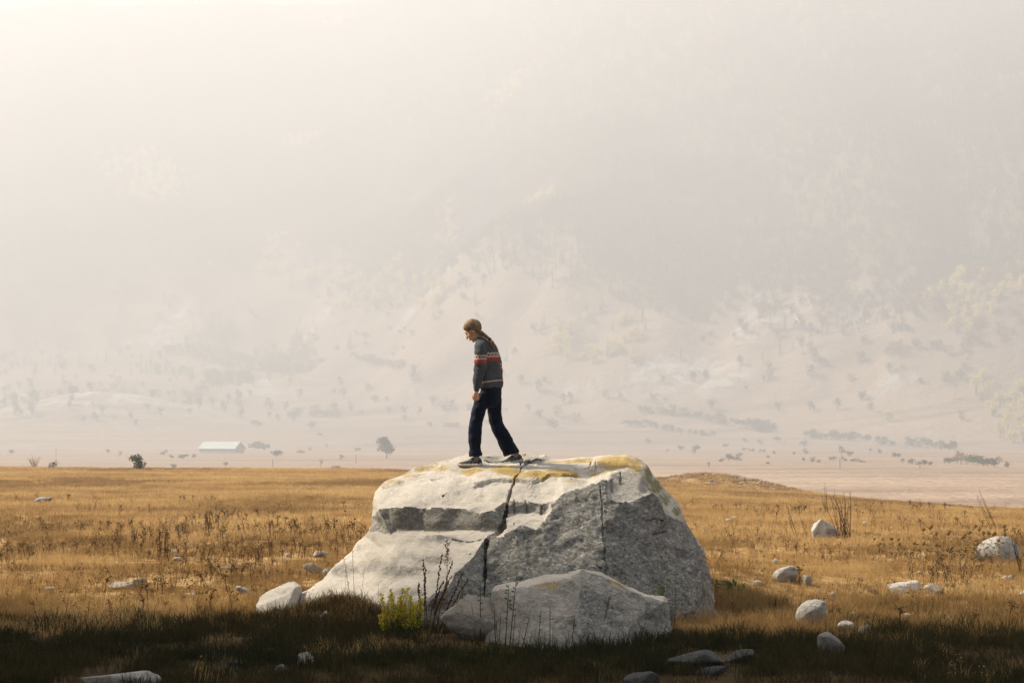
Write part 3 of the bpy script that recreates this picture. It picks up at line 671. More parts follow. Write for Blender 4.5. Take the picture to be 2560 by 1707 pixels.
stone(342, 1470, 46, 24, 'humped pale stone on the end of a wide flat slab', 'stone_warm', -4, 5)
stone(123, 1476, 34, 10, 'thin brownish stone sunk in dark weeds', 'stone_warm', 3, 4)
stone(468, 1494, 36, 12, 'low pinkish stone beyond the tilted thin slab', 'stone_warm', 0, 5)
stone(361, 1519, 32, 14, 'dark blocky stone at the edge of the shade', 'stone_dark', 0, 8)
stone(612, 1488, 54, 24, 'thin pale slab lying tilted in the grass', 'stone_pale', 26, 6, depth=0.4, sink=0.0)
stone(800, 1392, 42, 15, 'pale flat stone beyond the slab by the boulder toe', 'stone_warm', 2, 5)
stone(786, 1434, 64, 27, 'tilted weathered slab leaning to the boulder toe', 'stone_warm', 24, 6, depth=0.4, sink=-0.1)
stone(815, 1441, 22, 20, 'small pale block wedged between tilted slab and boulder', 'stone_pale', 5, 8)
stone(810, 1546, 32, 20, 'pale wedge stone on the brown grass bank', 'stone_pale', -32, 5)
stone(838, 1556, 12, 8, 'tiny stone beside the pale wedge on the grass bank', 'stone_pale', 0, 4, sub=3)
stone(762, 1664, 46, 34, 'rough dim grey stone alone in the dark foreground', 'stone_pale', 8, 7)
stone(703, 1684, 36, 24, 'smaller dim stone beside the rough grey foreground stone', 'stone_grey', 0, 5)
stone(675, 1632, 32, 12, 'faint flat stone in the shaded grass', 'stone_dark', 0, 5)
stone(590, 1662, 44, 12, 'low dark stone in the shaded grass', 'stone_dark', 0, 5)
stone(295, 1722, 205, 42, 'long pale flat rock in the dark foreground', 'stone_pale', -2, 4, depth=0.5, name='flat_rock')
stone(2062, 1348, 66, 52, 'pale pointed stone standing beside dry dark stalks', 'stone_pale', -16, 9, sink=0.25, name='pointed_stone', soft=0.9)
stone(1941, 1410, 20, 15, 'small pale stone above the two-toned egg-shaped stone', 'stone_pale', -8, 3)
stone(1966, 1456, 64, 42, 'egg-shaped stone half grey and half pale on the grass mound', 'stone_pale', -24, 3, sink=0.15)
stone(2019, 1464, 25, 26, 'small rounded pale stone beside the two-toned egg stone', 'stone_warm', 0, 3)
stone(1897, 1464, 30, 14, 'low pinkish stone at the foot of the grass mound', 'stone_warm', 10, 3)
stone(2034, 1561, 86, 62, 'large smooth pale egg-shaped stone below the grass mound', 'stone_pale', -22, 2, sink=0.2, name='egg_stone', sub=5, soft=0.5)
stone(2139, 1545, 26, 17, 'small brown stone beyond the sharp shaded pair', 'stone_warm', -18, 4)
stone(2117, 1574, 42, 22, 'pale wedge stone beside a leaning sharp stone', 'stone_pale', -12, 5)
stone(2158, 1583, 46, 22, 'sharp narrow stone leaning steeply beside a pale wedge', 'stone_warm', -34, 5, depth=0.5)
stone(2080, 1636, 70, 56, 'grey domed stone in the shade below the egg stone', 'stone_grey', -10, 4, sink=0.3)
stone(2268, 1546, 21, 14, 'little round stone in the brown grass slope', 'stone_warm', 0, 3, sub=3)
stone(2266, 1484, 84, 32, 'long low pale stone behind drooping dry grass', 'stone_pale', -8, 3)
stone(2337, 1488, 52, 28, 'rough brown stone next to the long low pale stone', 'stone_warm', 8, 8)
stone(2504, 1405, 112, 64, 'big rounded pale boulder behind the thistles', 'stone_pale', -6, 3, sink=0.4, name='small_boulder', sub=5, soft=0.6)
stone(2521, 1455, 32, 18, 'round pale stone in front of the boulder by thistles', 'stone_warm', -14, 3)
stone(2562, 1502, 36, 30, 'white rounded stone in thick dry grass past the thistles', 'stone_pale', -8, 3)
stone(1826, 1304, 26, 9, 'flat pale stone touching a rounder one far beyond the steep end of the boulder', 'stone_pale', -6, 4)
stone(1838, 1299, 15, 9, 'little round stone touching a flat pale one', 'stone_pale', 0, 3, sub=3)
stone(2183, 1482, 22, 11, 'small dark stone in the brown slope', 'stone_dark', 0, 5, sub=3)
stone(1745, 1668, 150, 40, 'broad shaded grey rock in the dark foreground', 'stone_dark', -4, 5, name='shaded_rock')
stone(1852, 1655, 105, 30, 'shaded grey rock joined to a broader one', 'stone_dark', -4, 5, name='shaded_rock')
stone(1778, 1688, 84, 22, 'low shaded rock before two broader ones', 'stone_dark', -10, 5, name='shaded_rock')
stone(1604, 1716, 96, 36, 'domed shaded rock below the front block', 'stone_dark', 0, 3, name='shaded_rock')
stone(1185, 1600, 170, 112, 'pinkish rock half hidden between the split boulder and front block', 'stone_warm', -9, 9, sink=0.1, soft=.95, name='pinkish_rock', sub=5)
stone(1225, 1490, 36, 34, 'grey chip of rock behind the pinkish rock', 'stone_grey', 0, 6, sink=1.5)
pr = on_valley(2070, 1197)
wb, _ = stone_mesh('white_rock', M['stone_pale'], (pr.y / FPX * 44, 3, pr.y / FPX * 12), 5, 4); wb.location = pr + Vector((0, 0, pr.y / FPX * 3)); tag(wb, 'white rock out on the hazy valley floor', 'rock')

# rubble on the two low banks at the meadow's far edge
mb = MB()
def rubble(n, cx, cy_, rx, ry):
    for _ in range(n):
        x = random.gauss(cx, rx); y = cy_ - abs(random.gauss(0, ry)); r = random.uniform(0.03, 0.10); p = Vector((x, y, float(field_z(x, y))))
        mb.ell(p + Vector((0, 0, r * 0.2)), (r * random.uniform(.8, 1.6), r, r * random.uniform(.5, .9)), Euler((random.random(), random.random(), random.random() * 6)).to_matrix(), 6, 4)
rubble(70, 10.6, 108.5, 1.2, 2.0); rubble(60, 13.3, 109, 1.2, 2.0); rubble(110, 25.5, 100.5, 1.7, 2.0)
rb = mb.build('rubble', M['stone_warm'], None, True); rb['kind'] = 'stuff'; rb['label'] = 'rubble stones strewn along the low banks at the far edge of the meadow'; rb['category'] = 'rubble'

# ------------------------------------------------------------------ meadow grass
def foot_mask(X, Y):
    hullA = [at(640, 1520, 22.25), at(700, 1540, 21.95), at(850, 1500, 22.0), at(965, 1520, 21.35), at(1090, 1550, 20.95), at(1450, 1600, 20.75), at(1740, 1590, 21.6), at(1790, 1560, 22.1), at(1700, 1300, 24.6), at(1000, 1300, 24.6)]
    hullB = [at(1225, 1600, 19.75), at(1300, 1650, 19.05), at(1450, 1650, 18.85), at(1620, 1640, 19.3), at(1680, 1600, 19.85), at(1600, 1500, 20.4), at(1280, 1500, 20.4)]
    m = np.zeros(X.shape, bool)
    for (cx, cy_, rx, ry) in CLEAR: m |= ((X - cx) / rx) ** 2 + ((Y - cy_) / ry) ** 2 < 1
    return m | in_poly(X, Y, [(p.x, p.y) for p in hullA]) | in_poly(X, Y, [(p.x, p.y) for p in hullB])
def sample(n, y0, y1, power=1.0, wide=0.30):
    out = []
    u = rng.random(n); Y = (y0 ** (1 + power) + u * (y1 ** (1 + power) - y0 ** (1 + power))) ** (1 / (1 + power))
    X = (rng.random(n) * 2 - 1) * (wide * Y + 1.0)
    return X, Y
src = [tuft('tuft_00', 'grass_gold', 26, 0.15, 0.11, 0.006, 0.5), tuft('tuft_01', 'grass_gold', 22, 0.22, 0.10, 0.006, 0.4), tuft('tuft_02', 'grass_gold', 14, 0.34, 0.10, 0.005, 0.35, 0.4),
       tuft('tuft_03', 'grass_brown', 26, 0.14, 0.13, 0.007, 0.8), tuft('tuft_04', 'grass_brown', 22, 0.22, 0.12, 0.006, 0.6), tuft('tuft_05', 'grass_dark', 30, 0.15, 0.15, 0.009, 0.8), tuft('tuft_06', 'grass_dark', 26, 0.26, 0.14, 0.008, 0.6),
       tuft('tuft_07', 'grass_gold', 34, 0.20, 0.30, 0.014, 0.4), tuft('tuft_08', 'grass_brown', 34, 0.16, 0.30, 0.014, 0.5)]
PX, PY, SC, ID = [], [], [], []
def lay(n, y0, y1, pick, s0, s1, power=1.0):
    X, Y = sample(n, y0, y1, power); k = ~foot_mask(X, Y) & ((rng.random(n) < 0.15 + sstep(-.30, .2, fbm2(X / .9, Y / 1.3, 3, 141))) | (Y > 50)); X, Y = X[k], Y[k]
    PX.append(X); PY.append(Y); SC.append(rng.uniform(s0, s1, len(X))); ID.append(pick(X, Y))
def pick_mid(X, Y):
    pn = fbm2(X / 2.2, Y / 3.5, 3, 101) + 0.35 * fbm2(X / 9, Y / 12, 2, 103); r = rng.random(len(X))
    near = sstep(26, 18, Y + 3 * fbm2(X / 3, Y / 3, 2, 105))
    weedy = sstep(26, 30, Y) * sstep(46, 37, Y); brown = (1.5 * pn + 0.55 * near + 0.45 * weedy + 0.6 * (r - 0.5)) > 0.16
    dark = (near * 1.25 + 0.3 * pn + 0.4 * (r - 0.5)) > 0.98  # close ground gets the near-black tufts, painting in foreground shade
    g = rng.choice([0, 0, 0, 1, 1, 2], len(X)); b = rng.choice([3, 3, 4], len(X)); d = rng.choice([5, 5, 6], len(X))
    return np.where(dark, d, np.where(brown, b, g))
def pick_far(X, Y):
    pn = fbm2(X / 6, Y / 14, 3, 107) + 0.5 * (rng.random(len(X)) - 0.5)
    return np.where(pn > 0.16, 8, 7)
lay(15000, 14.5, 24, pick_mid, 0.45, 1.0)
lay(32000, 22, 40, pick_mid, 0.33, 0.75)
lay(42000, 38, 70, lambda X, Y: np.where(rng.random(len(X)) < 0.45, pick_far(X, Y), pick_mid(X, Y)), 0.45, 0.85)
lay(36000, 65, 124, pick_far, 0.6, 1.0)
# shaggy turf on the bank in front of the boulder's toe
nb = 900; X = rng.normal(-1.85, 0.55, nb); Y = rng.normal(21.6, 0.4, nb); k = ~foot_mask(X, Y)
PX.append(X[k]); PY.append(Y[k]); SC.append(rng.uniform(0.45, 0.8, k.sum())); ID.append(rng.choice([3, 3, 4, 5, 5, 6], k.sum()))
PX, PY, SC, ID = map(np.concatenate, (PX, PY, SC, ID))
PZ = field_z(PX, PY)
rot = np.stack([rng.normal(0, 0.08, len(PX)), rng.normal(0, 0.08, len(PX)), rng.random(len(PX)) * 6.283], 1)
scatter('grass', np.stack([PX, PY, PZ], 1), rot, SC, ID, src, 'dry golden meadow grass covering the whole field', 'grass')

# dry weeds with dark seed heads
wsrc = [umbel('weed_00', 'weed_brown', 0.45, 3, 0.03), umbel('weed_01', 'weed_brown', 0.32, 4, 0.035), umbel('weed_02', 'weed_brown', 0.55, 2, 0.028), umbel('weed_03', 'stem_straw', 0.45, 5, 0.02)]
X, Y = sample(14000, 20, 60, 0.7)
dens = sstep(0.0, 0.42, fbm2(X / 2.2, Y / 3, 3, 121)) * (0.30 + 0.75 * sstep(26, 30, Y) * sstep(47, 36, Y) * sstep(2, -4, X) + 0.35 * sstep(24, 28, Y) * sstep(44, 34, Y) * sstep(4, 7, X))
k = (rng.random(len(X)) < dens) & ~foot_mask(X, Y); X, Y = X[k], Y[k]
X2, Y2 = sample(16000, 22, 46, 0.8); k2 = (rng.random(len(X2)) < sstep(-.2, .3, fbm2(X2 / 1.6, Y2 / 2.2, 3, 151)) * sstep(47, 38, Y2)) & ~foot_mask(X2, Y2); X2, Y2 = X2[k2], Y2[k2]
SCW = np.concatenate([rng.uniform(0.3, 0.9, len(X)), rng.uniform(.16, .4, len(X2))]); X = np.concatenate([X, X2]); Y = np.concatenate([Y, Y2])
rot = np.stack([rng.normal(0, 0.2, len(X)), rng.normal(0, 0.2, len(X)), rng.random(len(X)) * 6.283], 1)
scatter('dry_weeds', np.stack([X, Y, field_z(X, Y)], 1), rot, SCW, rng.choice([0, 0, 1, 1, 1, 2, 3], len(X)), wsrc, 'dry brown weeds with dark seed heads scattered through the meadow', 'weeds')

# ------------------------------------------------------------------ single plants
def lean_pts(h, lean, bend, n=5):
    return [Vector((lean * t * h + bend * h * t * t, random.uniform(-.01, .01), h * t)) for t in [i / (n - 1) for i in range(n)]]
def plant(name, px, py, label, stems, cat='plant', foot=None, group=None):
    """stems: list of dicts(x offset m, y offset m, h, lean, bend, r, mat, deco(fn))"""
    p = foot if foot is not None else on_field(px, py)
    root = empty(name, p); tag(root, label, cat, group)
    for st in stems:
        mb = MB(); pts = [q + Vector((st.get('x', 0), st.get('y', 0), -0.03)) for q in lean_pts(st['h'], st.get('lean', 0), st.get('bend', 0))]
        r = st.get('r', 0.004); mb.tube(pts, [r * (1 - 0.6 * i / 4) for i in range(5)], 4)
        so = mb.build('stem', M[st.get('mat', 'stem_dark')], root, True)
        for (pn, pm, fn) in st.get('deco', []):
            d = MB(); fn(d, pts)
            if d.f:
                dob = d.build(pn, M[pm], so); dob['kind'] = 'stuff'
    return root
def along(pts, t):
    k = min(int(t * (len(pts) - 1)), len(pts) - 2); f = t * (len(pts) - 1) - k; return pts[k].lerp(pts[k + 1], f)
def seeds(t0, t1, n, sz):
    def fn(d, pts):
        for i in range(n):
            q = along(pts, t0 + (t1 - t0) * (i + random.random()) / n); a = random.uniform(0, 6.28)
            d.ell(q + Vector((math.cos(a), math.sin(a), 0)) * sz * 0.8, (sz, sz, sz * 1.3), None, 6, 4)
    return fn
def leaves(t0, t1, n, l, w, up=0.3):
    def fn(d, pts):
        for i in range(n):
            q = along(pts, t0 + (t1 - t0) * (i + random.random()) / n); a = random.uniform(0, 6.28)
            d.leaf(q, (math.cos(a), math.sin(a), random.uniform(up - .4, up + .4)), l * random.uniform(.6, 1.2), w)
    return fn
def side_twigs(t0, t1, n, l, leafl):
    def fn(d, pts):
        for i in range(n):
            q = along(pts, t0 + (t1 - t0) * i / n); a = random.uniform(0, 6.28); e = q + Vector((math.cos(a) * .6, math.sin(a) * .6, .7)) * l * (1 - .5 * i / n)
            d.tube([q, e], 0.0022, 3, False)
            for k in range(4): d.leaf(q.lerp(e, random.uniform(.3, 1)), (random.uniform(-1, 1), random.uniform(-1, 1), .5), leafl, leafl * .4)
    return fn
U = random.uniform
def near(px, py, Y): return Vector((at(px, 0, Y).x, Y, float(field_z(at(px, 0, Y).x, Y))))
# yellow-flowered plant and the dark seed stalks right of it
ys_ = []
for i in range(50):
    ys_.append(dict(x=U(-.2, .14), y=U(-.12, .12), h=U(.2, .52), lean=U(-.25, .2), r=.003, mat='stem_green', deco=[('blossom', 'flower_yellow', leaves(.4, 1.0, 40, .032, .022, .4)), ('leaf', 'leaf_green', leaves(.1, .6, 7, .05, .012))]))
plant('yellow_flower', 0, 0, 'bushy plant with bright yellow blossom at the foot of the boulder', ys_, foot=near(1012, 0, 19.9))
ds = []
for (x, h, ln, bd) in [(-.05, .72, -.02, .02), (-.02, .8, -.06, 0), (.03, .86, .05, .06), (.06, .78, .1, .12), (.0, .62, .18, .18), (.08, .66, .3, .1), (-.08, .55, -.12, .05), (.12, .6, .26, .2), (.02, .5, .0, .3), (-.03, .58, .1, .2)]:
    ds.append(dict(x=x, y=U(-.05, .05), h=h, lean=ln, bend=bd, r=.005, deco=[('seed_head', 'weed_brown', seeds(.42, .98, 22, .0085))]))
plant('seed_stalk', 0, 0, 'cluster of tall dark stalks beaded with seeds beside the yellow blossom', ds, foot=near(1075, 0, 20.25))
plant('feathery_stalk', 0, 0, 'thin reddish feathery stalk rising above the dark seed stalks', [dict(h=.95, lean=.0, r=.004, mat='stem_red', deco=[('plume', 'stem_red', side_twigs(.72, 1, 16, .07, .03))]), dict(x=.06, h=.5, lean=.1, r=.003, mat='stem_red')], foot=near(1118, 0, 20.5))
plant('dry_stalk', 0, 0, 'slender dry stalks with papery seeds growing on the grass bank', [dict(x=.0, h=.80, lean=-.02, bend=-.02, r=.003, mat='stem_red', deco=[('seed_head', 'stem_red', leaves(.45, 1, 30, .022, .01))]), dict(x=-.03, h=.56, lean=-.16, r=.003, mat='stem_red', deco=[('seed_head', 'stem_red', leaves(.4, 1, 34, .024, .011))]), dict(x=-.1, h=.44, r=.0025, mat='stem_straw'), dict(x=.06, h=.46, lean=.12, r=.0025, mat='stem_straw', deco=[('seed_head', 'stem_red', leaves(.7, 1, 8, .02, .008))])], foot=near(886, 0, 21.75))
plant('dry_stalk', 0, 0, 'short pair of dry stalks at the boulder end of the grass bank', [dict(h=.34, lean=.02, r=.0025, mat='stem_straw'), dict(x=.05, h=.28, lean=.06, r=.0025, mat='stem_straw')], foot=near(945, 0, 21.5))
for (px, Y, h, ln, lab) in [(1162, 19.75, .62, -.05, 'leafy stem before the pinkish rock'), (1201, 19.6, .62, 0., 'upright green stem with yellowing tip before the pinkish rock'), (1262, 18.9, .66, .06, 'tall green stem in front of the front block end beside the pinkish rock'), (1272, 18.85, .78, .1, 'tallest green stem in front of the front block end beside the pinkish rock'), (1375, 18.4, .52, 0., 'straight dark stem standing before the middle of the front block'), (1342, 18.4, .48, .08, 'leaning dark stem before the middle of the front block'), (1240, 18.9, .55, -.04, 'dark stem with drooping top at the front block corner'), (1425, 18.3, .45, .1, 'short dark stem beside the straight one before the front block'), (1300, 18.6, .46, .22, 'strongly leaning dark stem before the front block')]:
    green = 'green' in lab or 'leafy' in lab
    plant('weed_stem', 0, 0, lab, [dict(h=h, lean=ln, r=.0055, mat='stem_green', deco=([('leaf', 'leaf_green', leaves(.45, 1, 12, .05, .022))] if green else [('leaf', 'leaf_dull', leaves(.6, .9, 4, .04, .012))])), dict(x=U(-.06, .06), h=h * U(.5, .7), lean=ln + U(-.1, .1), r=.004, mat='stem_dark')], foot=near(px, 0, Y))
plant('leafy_weed', 0, 0, 'loose green weed growing between front block and split boulder', [dict(x=U(-.12, .12), y=U(-.05, .05), h=U(.4, .75), lean=U(-.15, .15), r=.003, mat='stem_green', deco=[('leaf', 'leaf_green', leaves(.35, 1, 12, .05, .02))]) for _ in range(7)], foot=near(1662, 0, 20.5))
plant('dry_sprig', 0, 0, 'orange dry sprig behind the crest of the front block', [dict(x=U(-.2, .2), h=U(.5, .62), lean=U(-.3, .3), r=.003, mat='stem_straw', deco=[('leaf', 'flower_orange', leaves(.7, 1, 14, .03, .014))]) for _ in range(6)], foot=near(1545, 0, 20.45))
plant('tall_dry_stem', 0, 0, 'tall thin dry stem at the foot of the split boulder below its steep grey face', [dict(h=.86, lean=.03, bend=.02, r=.0035, mat='stem_straw', deco=[('seed_head', 'stem_straw', leaves(.4, 1, 16, .025, .008))]), dict(x=-.05, h=.5, lean=-.05, r=.003, mat='stem_straw')], foot=near(1782, 0, 21.3))
plant('low_leafy_plant', 0, 0, 'low dark green leafy plant on the slope beside the boulder', [dict(x=U(-.22, .22), y=U(-.15, .15), h=U(.08, .16), lean=U(-.6, .6), r=.003, mat='stem_green', deco=[('leaf', 'leaf_green', leaves(.2, 1, 9, .09, .03))]) for _ in range(14)], foot=on_field(1812, 1478))
plant('stalk_clump', 0, 0, 'dense clump of dark dry stalks beside the pale pointed stone', [dict(x=U(-.1, .14), y=U(-.1, .1), h=U(.5, 1.0), lean=U(-.28, .12), bend=U(-.2, .05), r=.006, mat=random.choice(['stem_dark', 'stem_red']), deco=[('seed_head', 'weed_brown', leaves(.3, 1, 12, .03, .012))]) for _ in range(26)], foot=on_field(2110, 1350))
plant('stalk_clump', 0, 0, 'three thin dark stalks leaning just short of the pointed stone', [dict(x=U(-.15, .15), h=h, lean=-.35, r=.005, mat='stem_dark', deco=[('seed_head', 'weed_brown', leaves(.4, 1, 10, .03, .012))]) for h in (.75, .6, .5, .45)], foot=on_field(2008, 1346))
plant('stalk_clump', 0, 0, 'thin dry stalks far behind the pale pointed stone', [dict(x=U(-.1, .1), h=U(.5, .9), lean=U(-.3, .0), r=.006, mat='stem_dark', deco=[('seed_head', 'weed_brown', leaves(.3, 1, 8, .03, .012))]) for _ in range(5)], foot=on_field(2062, 1288))
th = []
for _ in range(30):
    th.append(dict(x=U(-.65, .55), y=U(-.3, .3), h=U(.2, .62), lean=U(-.35, .35), r=.005, mat='stem_straw', deco=[('thistle_head', 'thistle', lambda d, pts: (d.ell(pts[-1], (.03, .03, .034), None, 7, 5), [d.leaf(pts[-1], (U(-1, 1), U(-1, 1), U(-.3, 1)), .06, .012) for _ in range(9)])), ('leaf', 'leaf_dull', leaves(.2, .95, 8, .08, .02))]))
plant('thistle', 0, 0, 'wide clump of dried thistles with round heads before the big pale boulder', th, foot=on_field(2400, 1405))
plant('thistle', 0, 0, 'small pair of dried thistles short of the wide thistle clump', [dict(x=U(-.25, .25), h=U(.2, .35), lean=U(-.2, .2), r=.004, mat='stem_straw', deco=[('thistle_head', 'thistle', lambda d, pts: d.ell(pts[-1], (.024, .024, .026), None, 7, 5)), ('leaf', 'leaf_dull', leaves(.3, .95, 6, .06, .015))]) for _ in range(7)], foot=on_field(2215, 1385))
plant('bent_grass_clump', 0, 0, 'tangle of pale drooping grass stems below the thistles', [dict(x=U(-.5, .5), y=U(-.2, .2), h=U(.25, .5), lean=U(-.5, .5), bend=U(-.6, .6), r=.003, mat='stem_straw') for _ in range(46)], foot=on_field(2430, 1492))
plant('twiggy_weed', 0, 0, 'dark purplish twiggy weed before the tangle of drooping grass', [dict(x=U(-.4, .4), y=U(-.2, .2), h=U(.25, .5), lean=U(-.4, .4), r=.003, mat='stem_dark', deco=[('twig', 'stem_dark', side_twigs(.3, 1, 7, .1, .02))]) for _ in range(20)], foot=on_field(2340, 1462))
plant('stalk_clump', 0, 0, 'lone thin stalks leaning behind the thistles', [dict(x=U(-.1, .2), h=U(.7, 1.1), lean=-.45, r=.006, mat='stem_dark', deco=[('seed_head', 'weed_brown', leaves(.5, 1, 8, .03, .012))]) for _ in range(4)], foot=on_field(2478, 1328))
plant('twiggy_weed', 0, 0, 'bare twig growing beside the big pale boulder', [dict(x=U(-.05, .05), h=U(.4, .6), lean=-.25, r=.005, mat='stem_dark', deco=[('twig', 'stem_dark', side_twigs(.3, 1, 8, .12, .02))]) for _ in range(3)], foot=on_field(2552, 1440))
plant('stalk_clump', 0, 0, 'dark upright weed clump beside the two pale twin stones', [dict(x=U(-.1, .1), y=U(-.1, .1), h=U(.3, .75), lean=U(-.12, .12), r=.006, mat='stem_dark', deco=[('seed_head', 'weed_brown', leaves(.3, 1, 14, .04, .018))]) for _ in range(9)], foot=on_field(405, 1394))
plant('stalk_clump', 0, 0, 'dark seed-headed weed standing tall amid the golden grass', [dict(x=U(-.1, .1), h=U(.35, .6), lean=U(-.15, .15), r=.005, mat='stem_dark', deco=[('seed_head', 'weed_brown', leaves(.5, 1, 14, .035, .018))]) for _ in range(6)], foot=on_field(518, 1346))
plant('seed_head_weed', 0, 0, 'weed with round black seed heads behind the boulder toe', [dict(x=x, h=h, lean=ln, r=.004, mat='stem_dark', deco=[('seed_head', 'stem_dark', lambda d, pts: d.ell(pts[-1], (.018, .018, .02), None, 7, 5))]) for (x, h, ln) in [(-.05, .42, -.35), (.05, .6, -.15), (-.1, .3, -.5), (.1, .45, .1)]], foot=on_field(868, 1352))
p = at(1323, 1140, 23.3); hit = bvh_boulder.ray_cast(Vector((p.x, 23.3, 4)), Vector((0, 0, -1)))
plant('dried_flower', 0, 0, 'tiny dried flower growing from the crack on the boulder top', [dict(h=.14, lean=-.45, r=.0022, mat='stem_straw', deco=[('blossom', 'flower_orange', leaves(.9, 1.0, 9, .03, .012))])], foot=hit[0] if hit[0] else p)

# ------------------------------------------------------------------ trees and bushes
def crown_mesh(mb, c, r, n, leaf, lump=5, flat=1.0):
    cs = [Vector(c)] if lump <= 1 else [Vector((c[0] + U(-.6, .6) * r[0], c[1] + U(-.6, .6) * r[1], c[2] + U(-.55, .65) * r[2])) for _ in range(lump)]
    for _ in range(n):
        q = random.choice(cs); v = Vector((random.gauss(0, 1), random.gauss(0, 1), random.gauss(0, 1))).normalized() * (random.random() ** 0.4)
        s = 0.55 if lump > 1 else 1.0
        p = q + Vector((v.x * r[0] * s, v.y * r[1] * s, v.z * r[2] * s))
        mb.leaf(p, Vector((U(-1, 1), U(-1, 1), U(-.6, 1))), leaf * U(.6, 1.3), leaf * U(.5, .9))
def tree(name, p, h, w, mat, label, cat, group=None, trunk=0.15, n=260, lump=7, leaf=None, sky=False):
    root = empty(name, p); tag(root, label, cat, group)
    mb = MB(); mb.tube([(0, 0, -.3), (U(-.02, .02) * h, 0, h * .3), (U(-.03, .03) * h, 0, h * .75)], [h * .03 + .02, h * .022, h * .008], 6)
    for _ in range(5):
        a = U(0, 6.28); z = h * U(.25, .6); mb.tube([(0, 0, z), (math.cos(a) * w * .33, math.sin(a) * w * .33, z + h * .22)], [h * .012, h * .004], 4)
    mb.build('trunk', M['bark'], root, True)
    mb = MB(); crown_mesh(mb, (0, 0, h * (trunk + (1 - trunk) / 2)), (w / 2, w / 2, h * (1 - trunk) / 2), n, leaf or w * .13, lump)
    mb.build('crown', M[mat], root); return root
def vtree(px, py, wpx, hpx, mat, label, cat='bush', name='bush', group=None, **k):
    p = on_valley(px, py); s = p.y / FPX; return tree(name, p, hpx * s, wpx * s, mat, label, cat, group, **k)
def ftree(px, py, wpx, hpx, mat, label, cat='bush', name='bush', **k):
    p = on_field(px, py); s = p.y / FPX; return tree(name, p, hpx * s, wpx * s, mat, label, cat, None, **k)
ftree(347, 1174, 44, 40, 'crown_green', 'lone dark green bush on the far edge of the meadow', n=500, lump=6, trunk=.05, leaf=.12)
ftree(133, 1173, 26, 22, 'crown_grey', 'small grey leafless bush at the far meadow edge', n=200, trunk=.02, leaf=.07)
bb = on_field(86, 1172); root = empty('bare_bush', bb); tag(root, 'pale bare twiggy bush at the far meadow edge', 'bush')
for i in range(22):
    mb = MB(); a = U(-1.1, 1.1); L_ = U(.35, .8); t = Vector((math.sin(a) * L_ * .6, U(-.2, .2), L_ * math.cos(a * .7)))
    mb.tube([(0, 0, -.05), t * .5, t], [.012, .008, .003], 3)
    for _ in range(5): q = t * U(.4, 1); mb.tube([q, q + Vector((U(-.12, .12), U(-.1, .1), U(.05, .18)))], .005, 3, False)
    mb.build('twig', M['pale_twig'], root)
vtree(967, 1146, 46, 50, 'crown_grey', 'large round-crowned tree standing alone on the hazy valley floor', 'tree', 'valley_tree', n=700, lump=9, trunk=.18)
vtree(802, 1168, 14, 22, 'crown_rust', 'slim bare little tree short of the round-crowned tree', 'tree', 'valley_tree', n=120, trunk=.4)
vtree(692, 1146, 30, 22, 'crown_grey', 'rounded bush just past the end of the long barn', n=260)
vtree(647, 1126, 56, 20, 'crown_grey', 'wide bush thicket behind the long barn gable', n=420, lump=12)
vtree(840, 1178, 26, 14, 'crown_grey', 'low bush at the brink where meadow drops to valley', n=200)
SH = 'scattered bushes on the hazy valley floor'
bl = 'dull bush standing on the hazy valley grassland'
for (x, y, w, h) in [(410, 1138, 18, 12), (430, 1147, 14, 9), (460, 1147, 26, 10), (485, 1146, 12, 10), (436, 1172, 16, 12), (564, 1168, 14, 12), (752, 1135, 20, 12), (775, 1128, 10, 10), (815, 1118, 10, 10), (854, 1152, 14, 16), (895, 1130, 16, 10), (640, 1068, 30, 20), (780, 1072, 24, 18), (800, 1090, 18, 10), (840, 1035, 14, 12), (270, 1135, 14, 12), (300, 1142, 12, 14), (30, 1137, 18, 12),
    (1180, 1035, 30, 26), (1220, 1060, 24, 10), (1375, 1072, 38, 24), (1340, 1040, 20, 10), (1108, 1032, 26, 20), (1130, 1070, 40, 14), (1620, 1112, 18, 16), (1703, 1128, 18, 14), (1738, 1134, 24, 20), (1668, 1133, 8, 10), (1814, 1122, 18, 12), (1862, 1106, 14, 12), (1900, 1112, 16, 12), (1945, 1106, 20, 18), (2010, 1118, 22, 18), (2012, 1136, 18, 14), (1985, 1138, 12, 10), (1934, 1136, 12, 8), (1772, 1170, 10, 14), (1843, 1154, 20, 14), (1822, 1152, 26, 18), (1806, 1156, 16, 10), (1848, 1140, 20, 8), (2008, 1156, 10, 14), (2030, 1156, 16, 12), (2048, 1158, 14, 8), (2082, 1153, 20, 12), (2104, 1138, 22, 22), (2122, 1142, 20, 14), (2175, 1134, 10, 14), (2200, 1136, 12, 16), (2240, 1146, 22, 14), (1920, 1146, 10, 8), (1918, 1160, 12, 6), (2520, 1170, 18, 18), (2490, 1178, 8, 8), (2528, 1182, 6, 8)]:
    bl = ('bush on the hazy grassland around the long barn' if x < 700 and y > 1100 else 'bush on the hazy ground near the round-crowned tree' if x < 1000 and y > 1100 else 'faint bush high on the grassy slope above the barn' if x < 1000 else 'bush on the hazy slope around the person' if x < 1500 else 'bush dotting the terraced hazy fields beyond the boulder' if y < 1140 else 'bush on the flat hazy fields below the terraces')
    vtree(x, y, w * 1.1, h * 1.1, random.choice(['crown_grey', 'crown_grey', 'crown_rust']), bl, group=SH + ': ' + bl, n=190, lump=5, leaf=None)
HG = 'hedge bushes along the field boundaries'
